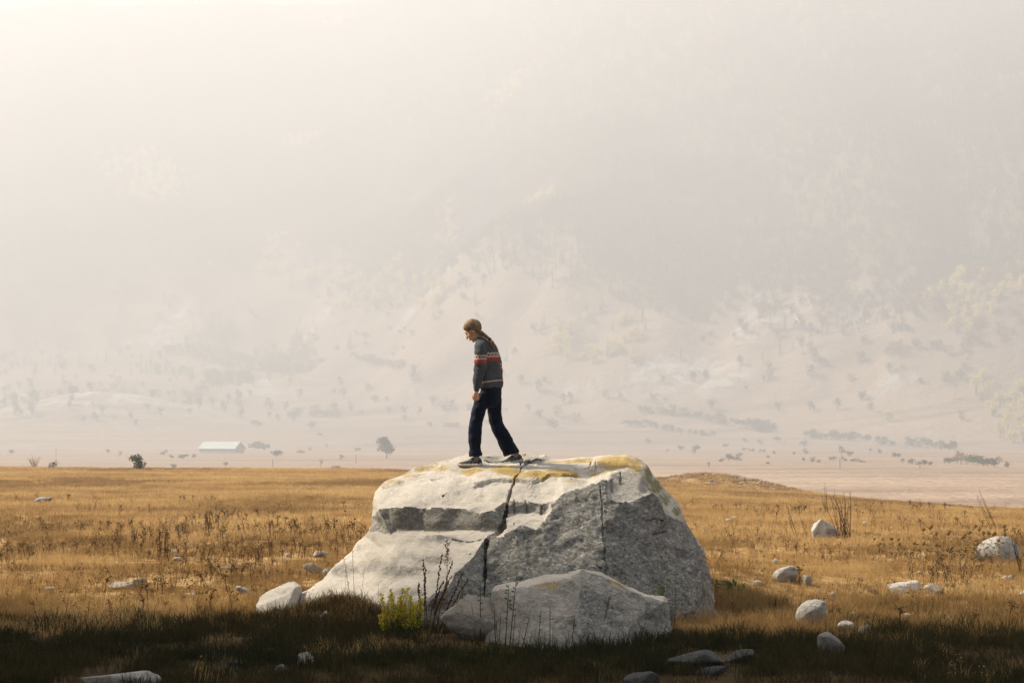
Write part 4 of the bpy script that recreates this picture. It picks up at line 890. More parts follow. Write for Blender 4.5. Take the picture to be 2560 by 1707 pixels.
HL = ['hedge bush in the upper row just above the boulder top', 'hedge bush in the short row above the terraced fields', 'hedge bush in the highest row under the rock outcrop', 'tall hedge bush where the grassland meets the wooded slope', 'hedge bush in the long row below the bare slope', 'low bush in the thin strip on the terraced fields', 'low bush in the thin strip above the white rock', 'low bush at the foot of the nearer mountain', 'dark hedge bush in the thick row under the bright yellow trees', 'bush in the small thicket above the round-crowned tree', 'bush under the pale bare slope of the mountain', 'bush in the straggling row along the mountain foot', 'bush in the hazy clump high above the barn', 'bush in the hazy clump on the slope the person is facing']
for hrow, (x0, y0, x1, y1, n, h) in enumerate( [(1560, 1062, 1690, 1080, 9, 22), (1700, 1086, 1790, 1092, 6, 18), (1600, 1036, 1760, 1046, 10, 26), (1780, 1060, 1930, 1082, 10, 34), (2010, 1094, 2140, 1104, 9, 26), (1855, 1126, 1920, 1132, 5, 10), (2095, 1152, 2165, 1157, 5, 10), (2250, 1158, 2330, 1166, 6, 14), (2370, 1158, 2490, 1168, 9, 28), (770, 1040, 850, 1046, 6, 20), (2140, 1100, 2240, 1116, 5, 22), (2270, 1116, 2400, 1130, 7, 26), (560, 900, 660, 930, 6, 36), (880, 900, 1010, 930, 8, 30)]):
    hl = HL[hrow]; HG = 'hedge row: ' + hl
    for i in range(n):
        f = (i + U(.2, .8)) / n; vtree(x0 + (x1 - x0) * f, y0 + (y1 - y0) * f, h * U(.8, 1.7), h * U(.6, 1.1), random.choice(['crown_grey', 'crown_grey', 'crown_rust', 'crown_green']), hl, group=HG, n=170, lump=4)

# yellow autumn trees picked out of the woods
YG = 'yellow autumn trees on the mountain slope'
ylab = {'a': 'yellow autumn tree in the belt running down the farther slope', 'b': 'yellow autumn tree in the grove on the slope behind the person', 'c': 'bright yellow tree at the foot of the dark wooded slope'}
def ytree(px, py, s_, k):
    p = on_valley(px, py); s = p.y / FPX
    tree('autumn_tree', p, s_ * s * U(.9, 1.3), s_ * s * U(.8, 1.1), 'crown_yellow', ylab[k], 'tree', YG + ' ' + k, n=480, lump=8, trunk=.08, leaf=s_ * s * .10)
for i in range(26):
    f = random.random(); ytree(640 + 480 * f + U(-25, 25), 640 + 150 * f ** .8 + U(-25, 45), U(22, 36), 'a')
for i in range(30): ytree(U(1380, 1600), U(800, 910), U(22, 36), 'b')
for i in range(9): ytree(U(1080, 1112), 700 + i * 13, U(22, 32), 'b')
for (x, y) in [(2440, 985), (2470, 1000), (2500, 1020), (2540, 1010), (2555, 985), (2480, 1040), (2520, 1070), (2550, 1065), (2500, 1095), (2535, 1110), (2558, 1105), (2455, 960), (2528, 1050), (2560, 1040)]: ytree(x, y, U(36, 52), 'c')

# the mountain woods: one mass of trees
def wtree(name, mat, h, w, n, conifer=False):
    mb = MB()
    if conifer:
        for i in range(n):
            t = random.random() ** .8; a = U(0, 6.28); r = w / 2 * (1 - t) * U(.5, 1)
            mb.leaf((math.cos(a) * r * .3, math.sin(a) * r * .3, h * (.1 + .9 * t)), (math.cos(a), math.sin(a), -.35), r + .5, w * .25, (0, 0, 1))
    else: crown_mesh(mb, (0, 0, h * .55), (w / 2, w / 2, h * .45), n * 2, w * .17, 7)
    mb.tube([(0, 0, -1), (0, 0, h * .5)], [h * .025, h * .012], 4, False)
    return mb.build(name, M[mat], link=False)
wsrc = [wtree('wood_00', 'crown_pine', 16, 6, 80, True), wtree('wood_01', 'crown_pine', 20, 7, 80, True), wtree('wood_02', 'crown_grey', 12, 10, 80), wtree('wood_03', 'crown_green', 12, 10, 80), wtree('wood_04', 'crown_rust', 10, 9, 80), wtree('wood_05', 'crown_yellow', 12, 9, 80)]
n = 190000; Y = rng.uniform(1150, 3300, n); X = (rng.random(n) * 2 - 1) * (0.30 * Y + 30); Z = valley_z(X, Y)
k = rng.random(n) < wood_cover(X, Y, Z) * 0.7 + 0.015 * sstep(5, 25, Z); X, Y, Z = X[k], Y[k], Z[k]
pn = fbm2(X / 90, Y / 90, 3, 131) + 0.35 * (rng.random(len(X)) - .5)
idx = np.where(pn > .50, 5, np.where(pn > .22, 4, np.where(pn > .02, rng.choice([2, 3], len(X)), np.where(rng.random(len(X)) < .75, rng.choice([0, 1], len(X)), 2))))
idx = np.where((Z < 60) & (idx < 2), 2, idx)
scatter('woodland', np.stack([X, Y, Z], 1), np.stack([X * 0, X * 0, rng.random(len(X)) * 6.28], 1), rng.uniform(.4, .9, len(X)), idx, wsrc, 'hazy mixed woods covering the mountain slopes', 'woods')

# ------------------------------------------------------------------ the long barn
M['barn_white'] = plain('barn_wall', (0.5, 0.5, 0.48), var=.06, scale=.5); M['barn_roof'] = plain('barn_roof', (0.42, 0.45, 0.43), var=.05, scale=.3); M['barn_gable'] = plain('barn_gable', (0.36, 0.31, 0.28), var=.15, scale=.4); M['barn_glass'] = plain('barn_window', (0.08, 0.08, 0.08))
p = on_valley(555, 1132); s = p.y / FPX
BL, BW, BH, BR = 92 * s, 13.0, 11 * s, 16 * s
barn = empty('barn', p); barn.rotation_euler = (0, 0, R(-14)); tag(barn, 'long low white barn with pale roof in the hazy valley', 'barn')
mb = MB(); mb.box((0, 0, BH / 2 - 1), (BL, BW, BH + 2)); bw = mb.build('wall', M['barn_white'], barn)
for i in range(12):
    mb = MB(); mb.box((-BL / 2 + BL * (i + .5) / 12, -BW / 2 - .05, BH * .72), (BL / 22, .12, BH * .22)); mb.build('window', M['barn_glass'], barn)
for sd in (-1, 1):
    mb = MB(); x = sd * (BL / 2 + .01)
    mb.add([(x, -BW / 2, BH), (x, BW / 2, BH), (x, 0, BH + BR * .96), (x - sd * .5, -BW / 2, BH), (x - sd * .5, BW / 2, BH), (x - sd * .5, 0, BH + BR * .96)], [(0, 1, 2), (5, 4, 3), (0, 2, 5, 3), (1, 4, 5, 2), (0, 3, 4, 1)]); mb.build('gable', M['barn_gable'], barn)
    mb = MB(); mb.box((sd * (BL / 2 + .06), 0, BH * .45), (.14, BW * .94, BH * .9)); mb.build('end_wall', M['barn_gable'], barn)
mb = MB(); o_ = .7
for sd in (-1, 1):
    a = Vector((-BL / 2 - o_, sd * (BW / 2 + o_), BH - .3)); b = Vector((BL / 2 + o_, sd * (BW / 2 + o_), BH - .3)); c = Vector((BL / 2 + o_, 0, BH + BR)); d = Vector((-BL / 2 - o_, 0, BH + BR)); u = Vector((0, 0, .3))
    mb.add([a, b, c, d, a + u, b + u, c + u, d + u], [(0, 1, 2, 3), (7, 6, 5, 4), (0, 4, 5, 1), (1, 5, 6, 2), (3, 7, 4, 0), (2, 6, 7, 3)])
mb.build('roof', M['barn_roof'], barn)
for (px, py, hp) in [(140, 1146, 26), (682, 1168, 20), (890, 1158, 22), (2100, 1170, 26), (2300, 1186, 24)]:
    p = on_valley(px, py); s = p.y / FPX; mb = MB(); mb.tube([(0, 0, -.5), (0, 0, hp * s)], [.11, .08], 6)
    o = mb.build('utility_pole', M['bark'], None); o.location = p; tag(o, 'thin wooden utility pole in the hazy valley', 'pole', 'utility poles')

# ------------------------------------------------------------------ unseen trees added left of the view to shade the foreground
def big_tree(loc, h, w, label):
    root = empty('added_shade_tree', loc); tag(root, label, 'tree', 'added trees out of view shading the meadow foreground')
    mb = MB(); mb.tube([(0, 0, -.4), (0.2, 0, h * .35), (0, .2, h * .8)], [.42, .3, .1], 9)
    for i in range(9):
        a = i * 2.4; z = h * U(.18, .6); mb.tube([(0, 0, z), (math.cos(a) * w * .2, math.sin(a) * w * .2, z + h * .12), (math.cos(a) * w * .38, math.sin(a) * w * .38, z + h * .2)], [.16, .1, .04], 6)
    mb.build('trunk', M['bark'], root, True)
    mb = MB(); crown_mesh(mb, (0, 0, h * .54), (w / 2, w / 2, h * .46), 9000, .5, 26)
    mb.build('crown', M['crown_shade'], root); return root
ADDED_GROVE = [(-14.5, 20.8, 25, 9.4), (-14, 12, 26, 10), (-22.5, 22, 29, 10), (-22, 12.5, 28, 10), (-30, 22, 30, 10), (-14.5, 3, 22, 9)]
for i, (x, y, h, w) in enumerate(ADDED_GROVE):
    big_tree((x, y, float(field_z(x, y))), h, w, 'tall leafy tree added out of view to shade the foreground')

# ------------------------------------------------------------------ the person on the boulder
M['skin'] = plain('skin', (0.55, 0.30, 0.17), rough=.55, var=.08, scale=40)
M['lips'] = plain('lips', (0.40, 0.14, 0.10), rough=.5); M['eye'] = plain('eye', (0.06, 0.04, 0.03), rough=.3)
def hair_mat():
    m = NT('hair'); sa = m.attr('strand'); P = m.n('ShaderNodeTexCoord').outputs['Object']
    cv = m.n('ShaderNodeCombineXYZ', i_0=sa).outputs[0]
    n1 = m.n('ShaderNodeTexNoise', i_Scale=9.0, i_Detail=4.0, i_Roughness=.7, i_Vector=cv).outputs[0]; n2 = m.noise(26, 3, .6, P)
    f = m.math('ADD', m.math('MULTIPLY', n1, .75), m.math('MULTIPLY', n2, .25))
    c = m.mix(m.ramp(f, [(.36, 0.), (.62, 1.)]), (.05, .024, .010), (.36, .21, .085)); return m.surf(c, .5, n1, .6, .012, .4)
M['hair'] = hair_mat()
M['hair_tie'] = plain('hair_tie', (.02, .02, .022))
def denim():
    m = NT('denim'); P = m.n('ShaderNodeTexCoord').outputs['Object']
    c = m.mix(m.ramp(m.noise(5, 4, .6, P), [(.38, 0.), (.7, 1.)]), (.0022, .0034, .008), (.006, .0105, .026)); c = m.mix(m.math('MULTIPLY', m.attr('worn'), .75), c, (.02, .036, .078))
    return m.surf(c, .85, m.noise(16, 4, .6, P), .5, .02, .15)
M['denim'] = denim()
def sweater_mat():
    m = NT('knit_sweater'); uv = m.n('ShaderNodeUVMap').outputs[0]; sp = m.n('ShaderNodeSeparateXYZ', i_0=uv); u, v = sp.outputs[0], sp.outputs[1]
    P = m.n('ShaderNodeTexCoord').outputs['Object']; hn = m.noise(130, 3, .7, P)
    grey = m.mix(m.ramp(hn, [(.36, 0.), (.64, 1.)]), (.03, .034, .038), (.115, .115, .112))
    def band(c, w, soft=.0012):
        d = m.math('ABSOLUTE', m.math('SUBTRACT', v, c)); return m.math('SUBTRACT', 1.0, m.math('DIVIDE', m.math('SUBTRACT', d, w), soft), clamp=True)
    red = m.mix(hn, (.21, .042, .026), (.33, .075, .045))
    c = m.mix(band(.464, .023), grey, red)
    c = m.mix(band(.4225, .013), c, m.mix(m.math('GREATER_THAN', m.math('FRACT', u), .5), (.13, .06, .05), (.34, .07, .045)))
    wv = m.math('MULTIPLY_ADD', m.math('COSINE', m.math('MULTIPLY', u, 6.2832)), .0065, .0145)
    dl = m.math('ABSOLUTE', m.math('SUBTRACT', m.math('ABSOLUTE', m.math('SUBTRACT', v, .4225)), wv))
    c = m.mix(m.math('SUBTRACT', 1.0, m.math('DIVIDE', m.math('SUBTRACT', dl, .0042), .0012), clamp=True), c, (.62, .58, .52))
    dash = m.math('GREATER_THAN', m.math('FRACT', m.math('MULTIPLY', u, 3.0)), .35)
    c = m.mix(m.math('MULTIPLY', band(.681, .0035), dash), c, (.72, .62, .56)); c = m.mix(band(.690, .003), c, (.34, .08, .06))
    rib = m.n('ShaderNodeTexWave', i_Scale=60.0, i_Distortion=1.0); m.link(P, rib.inputs[0])
    return m.surf(c, .95, m.math('ADD', hn, m.math('MULTIPLY', rib.outputs[1], .2)), .7, .012, .1)
M['sweater'] = sweater_mat()
M['shoe'] = plain('shoe_fabric', (.045, .043, .043), var=.35, scale=55); M['shoe_trim'] = plain('shoe_trim', (.24, .23, .23)); M['sole'] = plain('shoe_sole', (.42, .38, .31), var=.15); M['sock'] = plain('sock', (.16, .15, .15))

PYD = 23.12; KZ = 0.2551 / (FPX / PYD)                       # metres per survey unit
prx = at(1100 + 450 * .2551, 0, PYD).x
hit = bvh_boulder.ray_cast(Vector((at(1176, 0, PYD - .08).x, PYD - .08, 4)), Vector((0, 0, -1)))
hit2 = bvh_boulder.ray_cast(Vector((at(1262, 0, PYD + .12).x, PYD + .12, 4)), Vector((0, 0, -1)))
pz = hit[0].z if hit[0] else 1.62
rear_dz = (hit2[0].z - pz) if hit2[0] else .03
print('person foot z', pz, 'expected', at(0, 1166, PYD).z, 'rear', rear_dz)
person = empty('person', (prx, PYD, pz + .004)); tag(person, 'person in a grey patterned sweater and dark jeans stepping along the boulder top', 'person')
def L3(zx, zy, dy=0.0): return Vector(((zx - 450) * KZ, dy, (1505 - zy) * KZ))
def loft(rings, n=28, shear_x=0.0, uvfn=None, fold=0.0, seed=0, cap=True):
    """rings: (zy, centre zx, rx, ry, dy, slope)"""
    V = []; Fc = []; UV = []
    dens = []
    for a, b in zip(rings, rings[1:]):                          # subdivide with smooth steps
        k = max(1, int(abs(b[0] - a[0]) / 12))
        for i in range(k): t = i / k; dens.append([a[j] + (b[j] - a[j]) * t for j in range(6)])
    dens.append(list(rings[-1]))
    A = np.array(dens); 
    for _ in range(2): A[1:-1] = (A[:-2] + 2 * A[1:-1] + A[2:]) / 4
    for (zy, c, rx, ry, dy, sl) in A:
        for k in range(n):
            an = 2 * math.pi * k / n; x = math.cos(an) * rx; y = math.sin(an) * ry
            p = L3(c + x, zy, dy + y); p.x += shear_x * y; p.z += sl * x * KZ; V.append(p)
            UV.append(uvfn(c + x, zy, an, rx, y) if uvfn else (0, 0))
    for i in range(len(A) - 1):
        for k in range(n):
            k2 = (k + 1) % n; Fc.append((i * n + k, (i + 1) * n + k, (i + 1) * n + k2, i * n + k2))
    if cap: Fc.append(tuple(range(n))); e = (len(A) - 1) * n; Fc.append(tuple(e + k for k in range(n))[::-1])
    if fold:
        Pn = np.array([v[:] for v in V]); f = fold * fbm(Pn * np.array([7, 7, 16.]) + seed, 3, seed) + fold * .8 * (1 - 2 * np.abs(fbm(Pn * np.array([9, 9, 14.]) + seed + 9, 2, seed + 4)))
        ctr = np.repeat(Pn.reshape(len(A), n, 3).mean(1), n, 0); d = Pn - ctr; d[:, 2] = 0; d /= (np.linalg.norm(d, axis=1, keepdims=True) + 1e-6)
        V = [Vector(q) for q in (Pn + d * f[:, None])]
    return V, Fc, UV
def uv_mesh(name, parts, mat, parent):
    V, Fc, UV = [], [], []
    for (v, f, u) in parts:
        b = len(V); V += [tuple(x) for x in v]; Fc += [tuple(i + b for i in q) for q in f]; UV += u
    o = mesh_obj(name, V, Fc, mat, parent); ul = o.data.uv_layers.new(name='UVMap')
    vi = np.zeros(len(o.data.loops), int); o.data.loops.foreach_get('vertex_index', vi)
    ul.data.foreach_set('uv', np.array(UV, float)[vi].ravel()); return o
def remeshed(name, parts, mat, parent, vox, smooth=3):
    V, Fc = [], []
    for (v, f) in parts:
        b = len(V); V += [tuple(x) for x in v]; Fc += [tuple(i + b for i in q) for q in f]
    tmp = mesh_obj(name + '_tmp', V, Fc)
    bm = bmesh.new(); bm.from_mesh(tmp.data); bmesh.ops.recalc_face_normals(bm, faces=bm.faces); bm.to_mesh(tmp.data); bm.free()
    md = tmp.modifiers.new('r', 'REMESH'); md.mode = 'VOXEL'; md.voxel_size = vox; md.use_smooth_shade = True
    sm = tmp.modifiers.new('s', 'SMOOTH'); sm.factor = .5; sm.iterations = smooth
    dg = bpy.context.evaluated_depsgraph_get(); dg.update(); me = bpy.data.meshes.new_from_object(tmp.evaluated_get(dg))
    tme = tmp.data; bpy.data.objects.remove(tmp); bpy.data.meshes.remove(tme)
    me.materials.clear(); me.materials.append(mat); me.polygons.foreach_set('use_smooth', [True] * len(me.polygons))
    o = bpy.data.objects.new(name, me); col.objects.link(o); o.parent = parent; return o
# sweater
tor = [(248, 414, 36, .052, 0, -.25), (256, 417, 44, .062, 0, -.22), (268, 424, 58, .088, 0, -.15), (285, 434, 72, .135, 0, -.05), (305, 441, 84, .172, 0, 0), (340, 449, 95, .182, 0, 0), (400, 460, 107, .172, 0, 0), (450, 464, 110, .165, 0, 0), (520, 470, 110, .155, 0, 0), (600, 484, 109, .155, 0, 0), (655, 495, 108, .16, 0, .03), (690, 499, 106, .16, 0, .05), (715, 500, 103, .157, 0, .06), (738, 501, 103, .157, 0, .06), (748, 501, 101, .154, 0, .06), (746, 501, 90, .14, 0, .06)]
uvt = lambda zx, zy, an, rx, y: (an * 3.05 + .1, (zy + .13 * (zx - 515)) / 1000)
armN = [(280, 408, 22, .04, -.12, 0), (296, 402, 38, .055, -.145, 0), (320, 398, 50, .066, -.17, 0), (360, 396, 54, .07, -.185, 0), (400, 397, 56, .068, -.195, 0), (450, 399, 58, .066, -.2, 0), (520, 400, 60, .064, -.2, 0), (570, 398, 61, .062, -.2, 0), (620, 388, 54, .058, -.2, 0), (660, 380, 48, .054, -.2, 0), (700, 371, 41, .05, -.2, 0), (735, 366, 36, .046, -.2, 0), (755, 363, 33, .044, -.2, 0), (762, 362, 29, .040, -.2, 0), (780, 361, 28, .038, -.2, 0), (779, 361, 22, .03, -.2, 0)]
armF = [(290, 480, 30, .045, .11, 0), (310, 498, 40, .06, .15, 0), (350, 518, 46, .066, .18, 0), (420, 540, 48, .066, .19, 0), (500, 557, 50, .064, .2, 0), (560, 563, 50, .062, .2, 0), (640, 566, 45, .056, .2, 0), (720, 568, 37, .048, .19, 0), (770, 568, 29, .04, .18, 0)]
uva = lambda off, per: (lambda zx, zy, an, rx, y: (an * per, min(zy - off, 600) / 1000))
sweater = uv_mesh('sweater', [loft(tor, 48, .28, uvt, .012, 3), loft(armN, 36, .0, uva(26, 1.75), .010, 5), loft(armF, 24, 0, uva(95, 1.6), .006, 8)], M['sweater'], person)
# jeans
pel = [(728, 501, 92, .142, 0, 0), (760, 500, 100, .15, 0, 0), (800, 498, 105, .155, 0, 0), (850, 488, 108, .152, 0, 0), (900, 474, 100, .14, 0, 0), (935, 466, 60, .09, 0, 0)]
legN = [(790, 440, 50, .08, -.06, 0), (850, 410, 71, .088, -.075, 0), (900, 397, 72, .09, -.08, 0), (950, 387, 70, .088, -.082, 0), (1000, 372, 65, .082, -.084, 0), (1050, 359, 62, .078, -.085, 0), (1100, 350, 61, .074, -.085, 0), (1128, 342, 65, .074, -.085, 0), (1160, 342, 63, .072, -.085, 0), (1200, 343, 62, .07, -.085, 0), (1250, 342, 60, .07, -.085, 0), (1300, 341, 57, .068, -.085, 0), (1350, 343, 56, .068, -.085, 0), (1380, 350, 60, .07, -.085, .05), (1398, 354, 62, .072, -.085, .08), (1410, 352, 58, .068, -.085, .08)]
legF = [(790, 530, 50, .08, .07, 0), (850, 530, 70, .088, .085, 0), (900, 530, 68, .09, .09, 0), (950, 531, 66, .088, .095, 0), (1000, 535, 62, .082, .1, 0), (1050, 543, 61, .078, .105, 0), (1080, 550, 65, .076, .11, 0), (1105, 562, 70, .076, .11, .05), (1150, 582, 70, .074, .115, .1), (1200, 610, 72, .072, .12, .15), (1250, 635, 73, .072, .12, .2), (1300, 660, 73, .072, .12, .25), (1345, 682, 73, .072, .12, .30), (1380, 698, 74, .072, .12, .34), (1392, 702, 72, .07, .12, .36)]
jeans = remeshed('jeans', [loft(pel, 32, .15, None, .004, 11)[:2], loft(legN, 28, 0, None, .012, 13)[:2], loft(legF, 28, 0, None, .012, 17)[:2]], M['denim'], person, .009, 2)
jv = np.zeros(len(jeans.data.vertices) * 3); jeans.data.vertices.foreach_get('co', jv); jv = jv.reshape(-1, 3); kz = jv[:, 0] / KZ + 450; ky = 1505 - jv[:, 2] / KZ
set_attr(jeans, 'worn', np.clip(.9 * blob(kz, ky, 312, 1125, 22, 45) + .5 * blob(kz, ky, 330, 1000, 22, 90) + .35 * blob(kz, ky, 570, 790, 30, 50), 0, 1) * (.5 + .5 * sstep(-.2, .3, fbm(jv * 30, 3, 5))))
# shoes
def shoe(ox, oz, dy, yaw, pitch, L_=.283):
    sh = bpy.data.objects.new('shoe', None); col.objects.link(sh); sh.parent = person
    sh.location = (ox, dy, oz); sh.rotation_euler = (0, pitch, R(180) - yaw)
    ts = np.linspace(0, 1, 26)
    hgt = np.interp(ts, [0, .06, .2, .36, .46, .6, .75, .9, .97, 1], [.075, .098, .098, .108, .092, .07, .058, .05, .042, .025])
    wid = np.interp(ts, [0, .06, .2, .4, .6, .75, .88, .96, 1], [.018, .031, .036, .037, .043, .047, .042, .028, .010])
    V, Fc = [], []; m_ = 14
    for t, h_, w_ in zip(ts, hgt, wid):
        base = .020 + .012 * max(0, (t - .8) / .2) ** 2
        for j in range(m_):
            an = math.pi * j / (m_ - 1); cx, cz = math.cos(an), math.sin(an)
            V.append((t * L_ - L_ * .25, w_ * math.copysign(abs(cx) ** .75, cx) * (1 - .28 * cz), base + (h_ - base) * cz ** .7))
    for i in range(25):
        for j in range(m_ - 1): Fc.append((i * m_ + j, i * m_ + j + 1, (i + 1) * m_ + j + 1, (i + 1) * m_ + j))
    Fc.append(tuple(range(m_))[::-1]); Fc.append(tuple(25 * m_ + j for j in range(m_)))
    mesh_obj('upper', V, Fc, M['shoe'], sh)
    V, Fc = [], []
    for t, w_ in zip(ts, wid):
        w2 = w_ + .007; lift = .016 * max(0, (t - .72) / .28) ** 2 + .006 * max(0, (.12 - t) / .12); th = .034 - .008 * t + .004 * math.sin(t * 40)
        for (yy, zz) in ((-w2 * .92, lift), (-w2, lift + .010), (-w2 * .97, lift + th), (w2 * .97, lift + th), (w2, lift + .010), (w2 * .92, lift)): V.append((t * (L_ + .012) - L_ * .25 - .006, yy, zz))
    for i in range(25):
        for j in range(6): j2 = (j + 1) % 6; Fc.append((i * 6 + j, i * 6 + j2, (i + 1) * 6 + j2, (i + 1) * 6 + j))
    Fc.append((0, 1, 2, 3, 4, 5)); Fc.append(tuple(150 + j for j in range(6))[::-1])
    mesh_obj('sole', V, Fc, M['sole'], sh)
    for q in range(5):
        t = .40 + q * .07; mb = MB(); x = t * L_ - L_ * .25; h_ = float(np.interp(t, ts, hgt)); mb.tube([(x, -.022, h_ - .012), (x + .005, 0, h_ + .003), (x, .022, h_ - .012)], .0028, 5); mb.build('lace', M['shoe_trim'], sh, True)
    for sy in (-1, 1):
        mb = MB(); mb.tube([(.0, sy * .040, .034), (.05, sy * .036, .07), (.085, sy * .033, .078)], .0035, 5); mb.tube([(.05, sy * .043, .03), (.075, sy * .037, .065), (.10, sy * .03, .072)], .003, 5); mb.build('stripe', M['shoe_trim'], sh, True)
    mb = MB(); mb.tube([(-.005, 0, .06), (-.008, 0, .14)], [.038, .036], 12); mb.build('sock', M['sock'], sh, True)
    return sh
shoe(L3(352, 0).x, -.004, -.085, R(12), 0)
shoe(L3(752, 0).x, rear_dz + .028, .12, R(14), R(9))
# body: one continuous surface (head, neck, trunk, arms, hands, legs)
HM = Matrix.Translation(L3(326, 184)) @ Matrix.Rotation(R(180 - 18), 4, 'Z') @ Matrix.Rotation(R(35), 4, 'Y')
HM3 = HM.to_3x3()
mb = MB()
def hell(c, r, rz=0): mb.ell(HM @ Vector(c), r, HM3, 18, 12)
hell((-.012, 0, .035), (.094, .074, .088)); hell((.028, 0, -.012), (.066, .06, .092)); hell((.030, 0, -.07), (.05, .047, .04)); hell((.062, 0, -.098), (.019, .018, .016)); hell((.076, 0, .028), (.016, .046, .014)); hell((.074, 0, -.045), (.018, .026, .022))
for k_ in range(7):
    t = k_ / 6; mb.ell(HM @ Vector((.084 + .028 * t, 0, .022 - .05 * t)), (.009 + .004 * t, .0085 + .006 * t, .010), HM3, 10, 8)
hell((.088, 0, -.056), (.010, .021, .0065)); hell((.085, 0, -.067), (.010, .018, .0065))
for sy in (-1, 1):
    hell((-.002, sy * .074, -.008), (.018, .009, .030)); hell((.052, sy * .042, -.025), (.022, .016, .024))
mb.tube([HM @ Vector((-.03, 0, -.04)), L3(398, 245), L3(425, 290)], [.05, .048, .058], 14)
mb.ell(L3(452, 400), (.098, .135, .17), None, 18, 12); mb.ell(L3(480, 600), (.09, .12, .18), None, 18, 12); mb.ell(L3(496, 800), (.092, .12, .11), None, 18, 12)
mb.tube([L3(405, 320, -.12), L3(398, 430, -.19), L3(397, 560, -.2), L3(372, 700, -.2), L3(361, 785, -.2)], [.048, .042, .038, .030, .023], 12)
mb.tube([L3(490, 320, .12), L3(540, 430, .18), L3(562, 560, .2), L3(567, 700, .19), L3(566, 785, .18)], [.048, .042, .036, .03, .024], 12)
def hand(cx, cy_, dy, sgn):
    mb.ell(L3(cx - 1, cy_ - 14, dy), (.032, .017, .034), None, 14, 10)
    mb.ell(L3(cx - 3, cy_ + 4, dy), (.036, .016, .026), None, 14, 10)
    for i, (fx, ln) in enumerate([(-27, 1.0), (-10, 1.1), (7, 1.05), (22, .85)]):
        b = L3(cx + fx, cy_ + 10, dy - .002)
        mb.tube([b, b + Vector((-.002, .002, -.026 * ln)), b + Vector((.002, .020, -.040 * ln)), b + Vector((.004, .036, -.030 * ln)), b + Vector((.004, .040, -.012))], [.0098, .0092, .0086, .008, .0066], 8)
    b = L3(cx - 22, cy_ - 18, dy + .006); mb.tube([b, b + Vector((-.014, .010, -.020)), b + Vector((-.016, .018, -.042)), b + Vector((-.008, .026, -.058))], [.012, .0105, .009, .0075], 8)
hand(358, 818, -.2, 1); hand(564, 818, .18, -1)
mb.tube([L3(440, 850, -.06), L3(385, 960, -.08), L3(345, 1130, -.085), L3(342, 1300, -.085), L3(358, 1440, -.085)], [.075, .07, .05, .042, .028], 12); mb.ell(L3(318, 1478, -.085), (.075, .024, .013), None, 10, 8)
mb.tube([L3(530, 850, .08), L3(533, 960, .095), L3(555, 1100, .11), L3(655, 1290, .12), L3(735, 1400, .12)], [.075, .068, .05, .042, .028], 12); mb.ell(L3(715, 1452, .12), (.07, .024, .012), Euler((0, R(9), 0)).to_matrix(), 10, 8)
body = remeshed('body', [(mb.v, mb.f)], M['skin'], person, .0052, 2)
mb = MB()
for sy in (-1, 1):
    mb = MB(); mb.ell(HM @ Vector((.082, sy * .028, .010)), (.006, .011, .005), HM3, 10, 6); mb.build('eye', M['eye'], person, True)
    mb = MB(); mb.tube([HM @ Vector((.088, sy * .014, .030)), HM @ Vector((.087, sy * .030, .034)), HM @ Vector((.077, sy * .045, .029))], .004, 5); mb.build('eyebrow', M['hair'], person, True)
mb = MB(); mb.ell(HM @ Vector((.0935, 0, -.060)), (.006, .019, .008), HM3, 12, 8); mb.build('lips', M['lips'], person, True)
# hair: cap swept back over the ears to a braid
V, Fc, SA = [], [], []; nu, nv = 64, 40
for j in range(nv + 1):
    th = math.pi * j / nv
    for i in range(nu):
        ph = 2 * math.pi * i / nu; d = Vector((math.sin(th) * math.cos(ph), math.sin(th) * math.sin(ph), math.cos(th)))
        q = Vector((d.x * .108, d.y * .087, d.z * .103)) + Vector((-.014, 0, .036))
        line = .80 * (q.x - .088) + .066 + .018 * abs(d.y)
        keep = 1 / (1 + math.exp(-(q.z - line) / .004))
        keep = max(keep, 1 / (1 + math.exp((q.x + .062) / .004)) * (1 if q.z > -.085 else 0))
        sa_ = math.atan2(q.y, q.z + .4 * q.x + .03); st = 1 + .012 * math.sin(sa_ * 34) + .008 * math.sin(sa_ * 57 + 1)
        SA.append(math.atan2(q.y, q.z + .4 * q.x + .03)); c = Vector((-.014, 0, .036)); q = c + (q - c) * (.80 + .20 * keep) * st; V.append(HM @ q)
for j in range(nv):
    for i in range(nu): i2 = (i + 1) % nu; Fc.append((j * nu + i, (j + 1) * nu + i, (j + 1) * nu + i2, j * nu + i2))
hair = mesh_obj('hair', V, Fc, M['hair'], person); set_attr(hair, 'strand', SA)
mb = MB()
for q_ in range(150):
    a0 = U(-1.75, 1.75); cc = Vector((-.014, 0, .036)); pts = []
    s0 = Vector((.062 * math.cos(a0) + .018, .088 * math.sin(a0), .075 * math.cos(a0) ** 2 - .022 * abs(math.sin(a0)) ** 3 + .03)) - cc
    e0 = Vector((-.098, -.012 + U(-.014, .014), -.035 + U(-.02, .02))) - cc
    for k_ in range(8):
        t = k_ / 7; v = s0.lerp(e0, t); v = v + Vector((0, .10 * math.sin(a0) * math.sin(t * math.pi) * .5, .10 * math.sin(t * math.pi) * max(0, math.cos(a0)) + .015 * math.sin(t * math.pi)))
        rr = 1 / math.sqrt((v.x / .108) ** 2 + (v.y / .087) ** 2 + (v.z / .103) ** 2); pts.append(HM @ (cc + v * (rr * U(1.004, 1.018))))
    mb.tube(pts, [.0015, .0032, .0038, .004, .004, .0036, .003, .002], 4)
hs = mb.build('hair_strands', M['hair'], hair, True); hs['kind'] = 'stuff'; set_attr(hs, 'strand', np.repeat(rng.random(150) * 12, 32))
mb = MB()
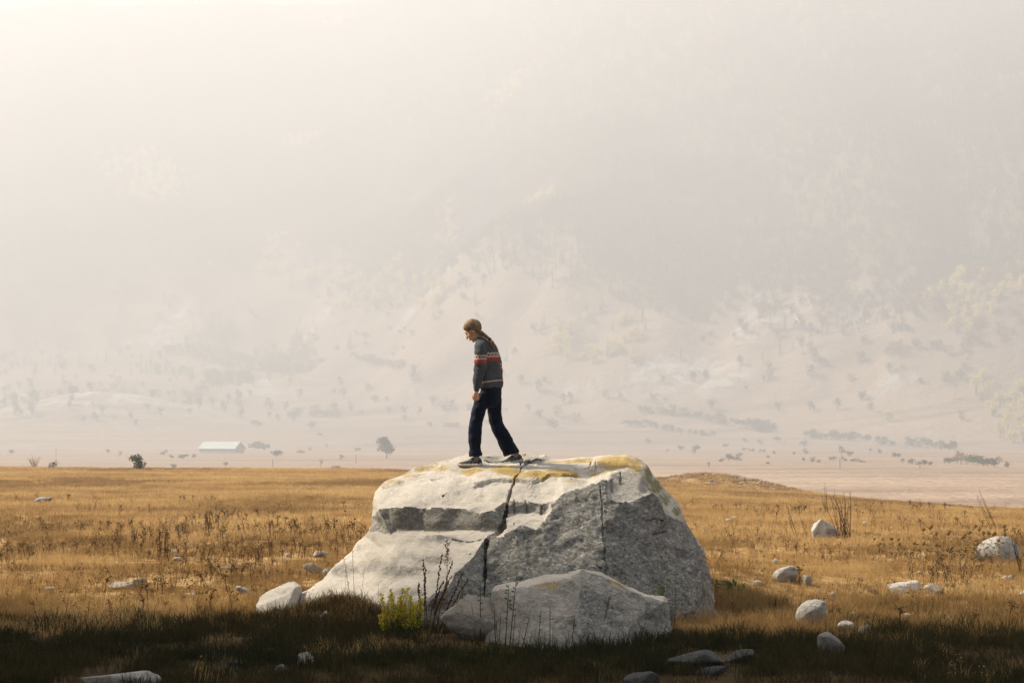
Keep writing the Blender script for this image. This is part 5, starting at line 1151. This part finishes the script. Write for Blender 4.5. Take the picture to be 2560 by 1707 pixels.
path = [(372, 182, -.03), (398, 196, -.045), (420, 211, -.055), (440, 227, -.062), (458, 241, -.068), (474, 254, -.072), (487, 266, -.076)]
for i, (x, y, dy) in enumerate(path):
    rr = .034 - .0024 * i; dy -= .02; a = R(-38)
    for sgn in (-1, 1):
        off = Vector((math.sin(a) * rr * .42 * sgn, -.004 * (i % 2), math.cos(a) * rr * .42 * sgn))
        mb.ell(L3(x, y, dy) + off + Vector((.006 * (sgn > 0), 0, -.004 * (sgn > 0))), (rr * .95, rr * .8, rr * .6), Euler((0, R(20 + 38 * sgn), 0)).to_matrix(), 12, 8)
br = mb.build('braid', M['hair'], hair, True); set_attr(br, 'strand', [v[0] * 7 + v[2] * 25 for v in mb.v])
mb = MB(); mb.tube([L3(483, 264, -.096), L3(496, 274, -.10)], [.019, .019], 12); mb.build('hair_tie', M['hair_tie'], hair, True)
mb = MB()
for i in range(16):
    a = U(-1, 1); e = U(-1, 1); mb.tube([L3(494, 274, -.10), L3(507 + 12 * a, 300, -.112 + .012 * e), L3(518 + 11 * a, 325, -.112 + .014 * e), L3(517 + 7 * a, 354 + U(-8, 6), -.11 + .01 * e)], [.013, .016, .015, .004], 6)
bt = mb.build('braid_tail', M['hair'], hair, True); set_attr(bt, 'strand', [v[0] * 30 + v[1] * 40 for v in mb.v])

# ------------------------------------------------------------------ hazy air
mb = MB(); mb.box((-100, 1600, 305), (5400, 4400, 700))
hz = mb.build('haze', None, None)
hm = bpy.data.materials.new('hazy_air'); hm.use_nodes = True; nt = hm.node_tree; nt.nodes.clear()
ho = nt.nodes.new('ShaderNodeOutputMaterial'); pv = nt.nodes.new('ShaderNodeVolumePrincipled')
pv.inputs['Color'].default_value = (0.965, 0.965, 0.965, 1); pv.inputs['Density'].default_value = 0.00104; pv.inputs['Anisotropy'].default_value = 0.18
nt.links.new(pv.outputs[0], ho.inputs['Volume']); hz.data.materials.append(hm)
hz['kind'] = 'stuff'; hz['label'] = 'pale sunlit haze filling the whole valley'; hz['category'] = 'haze'
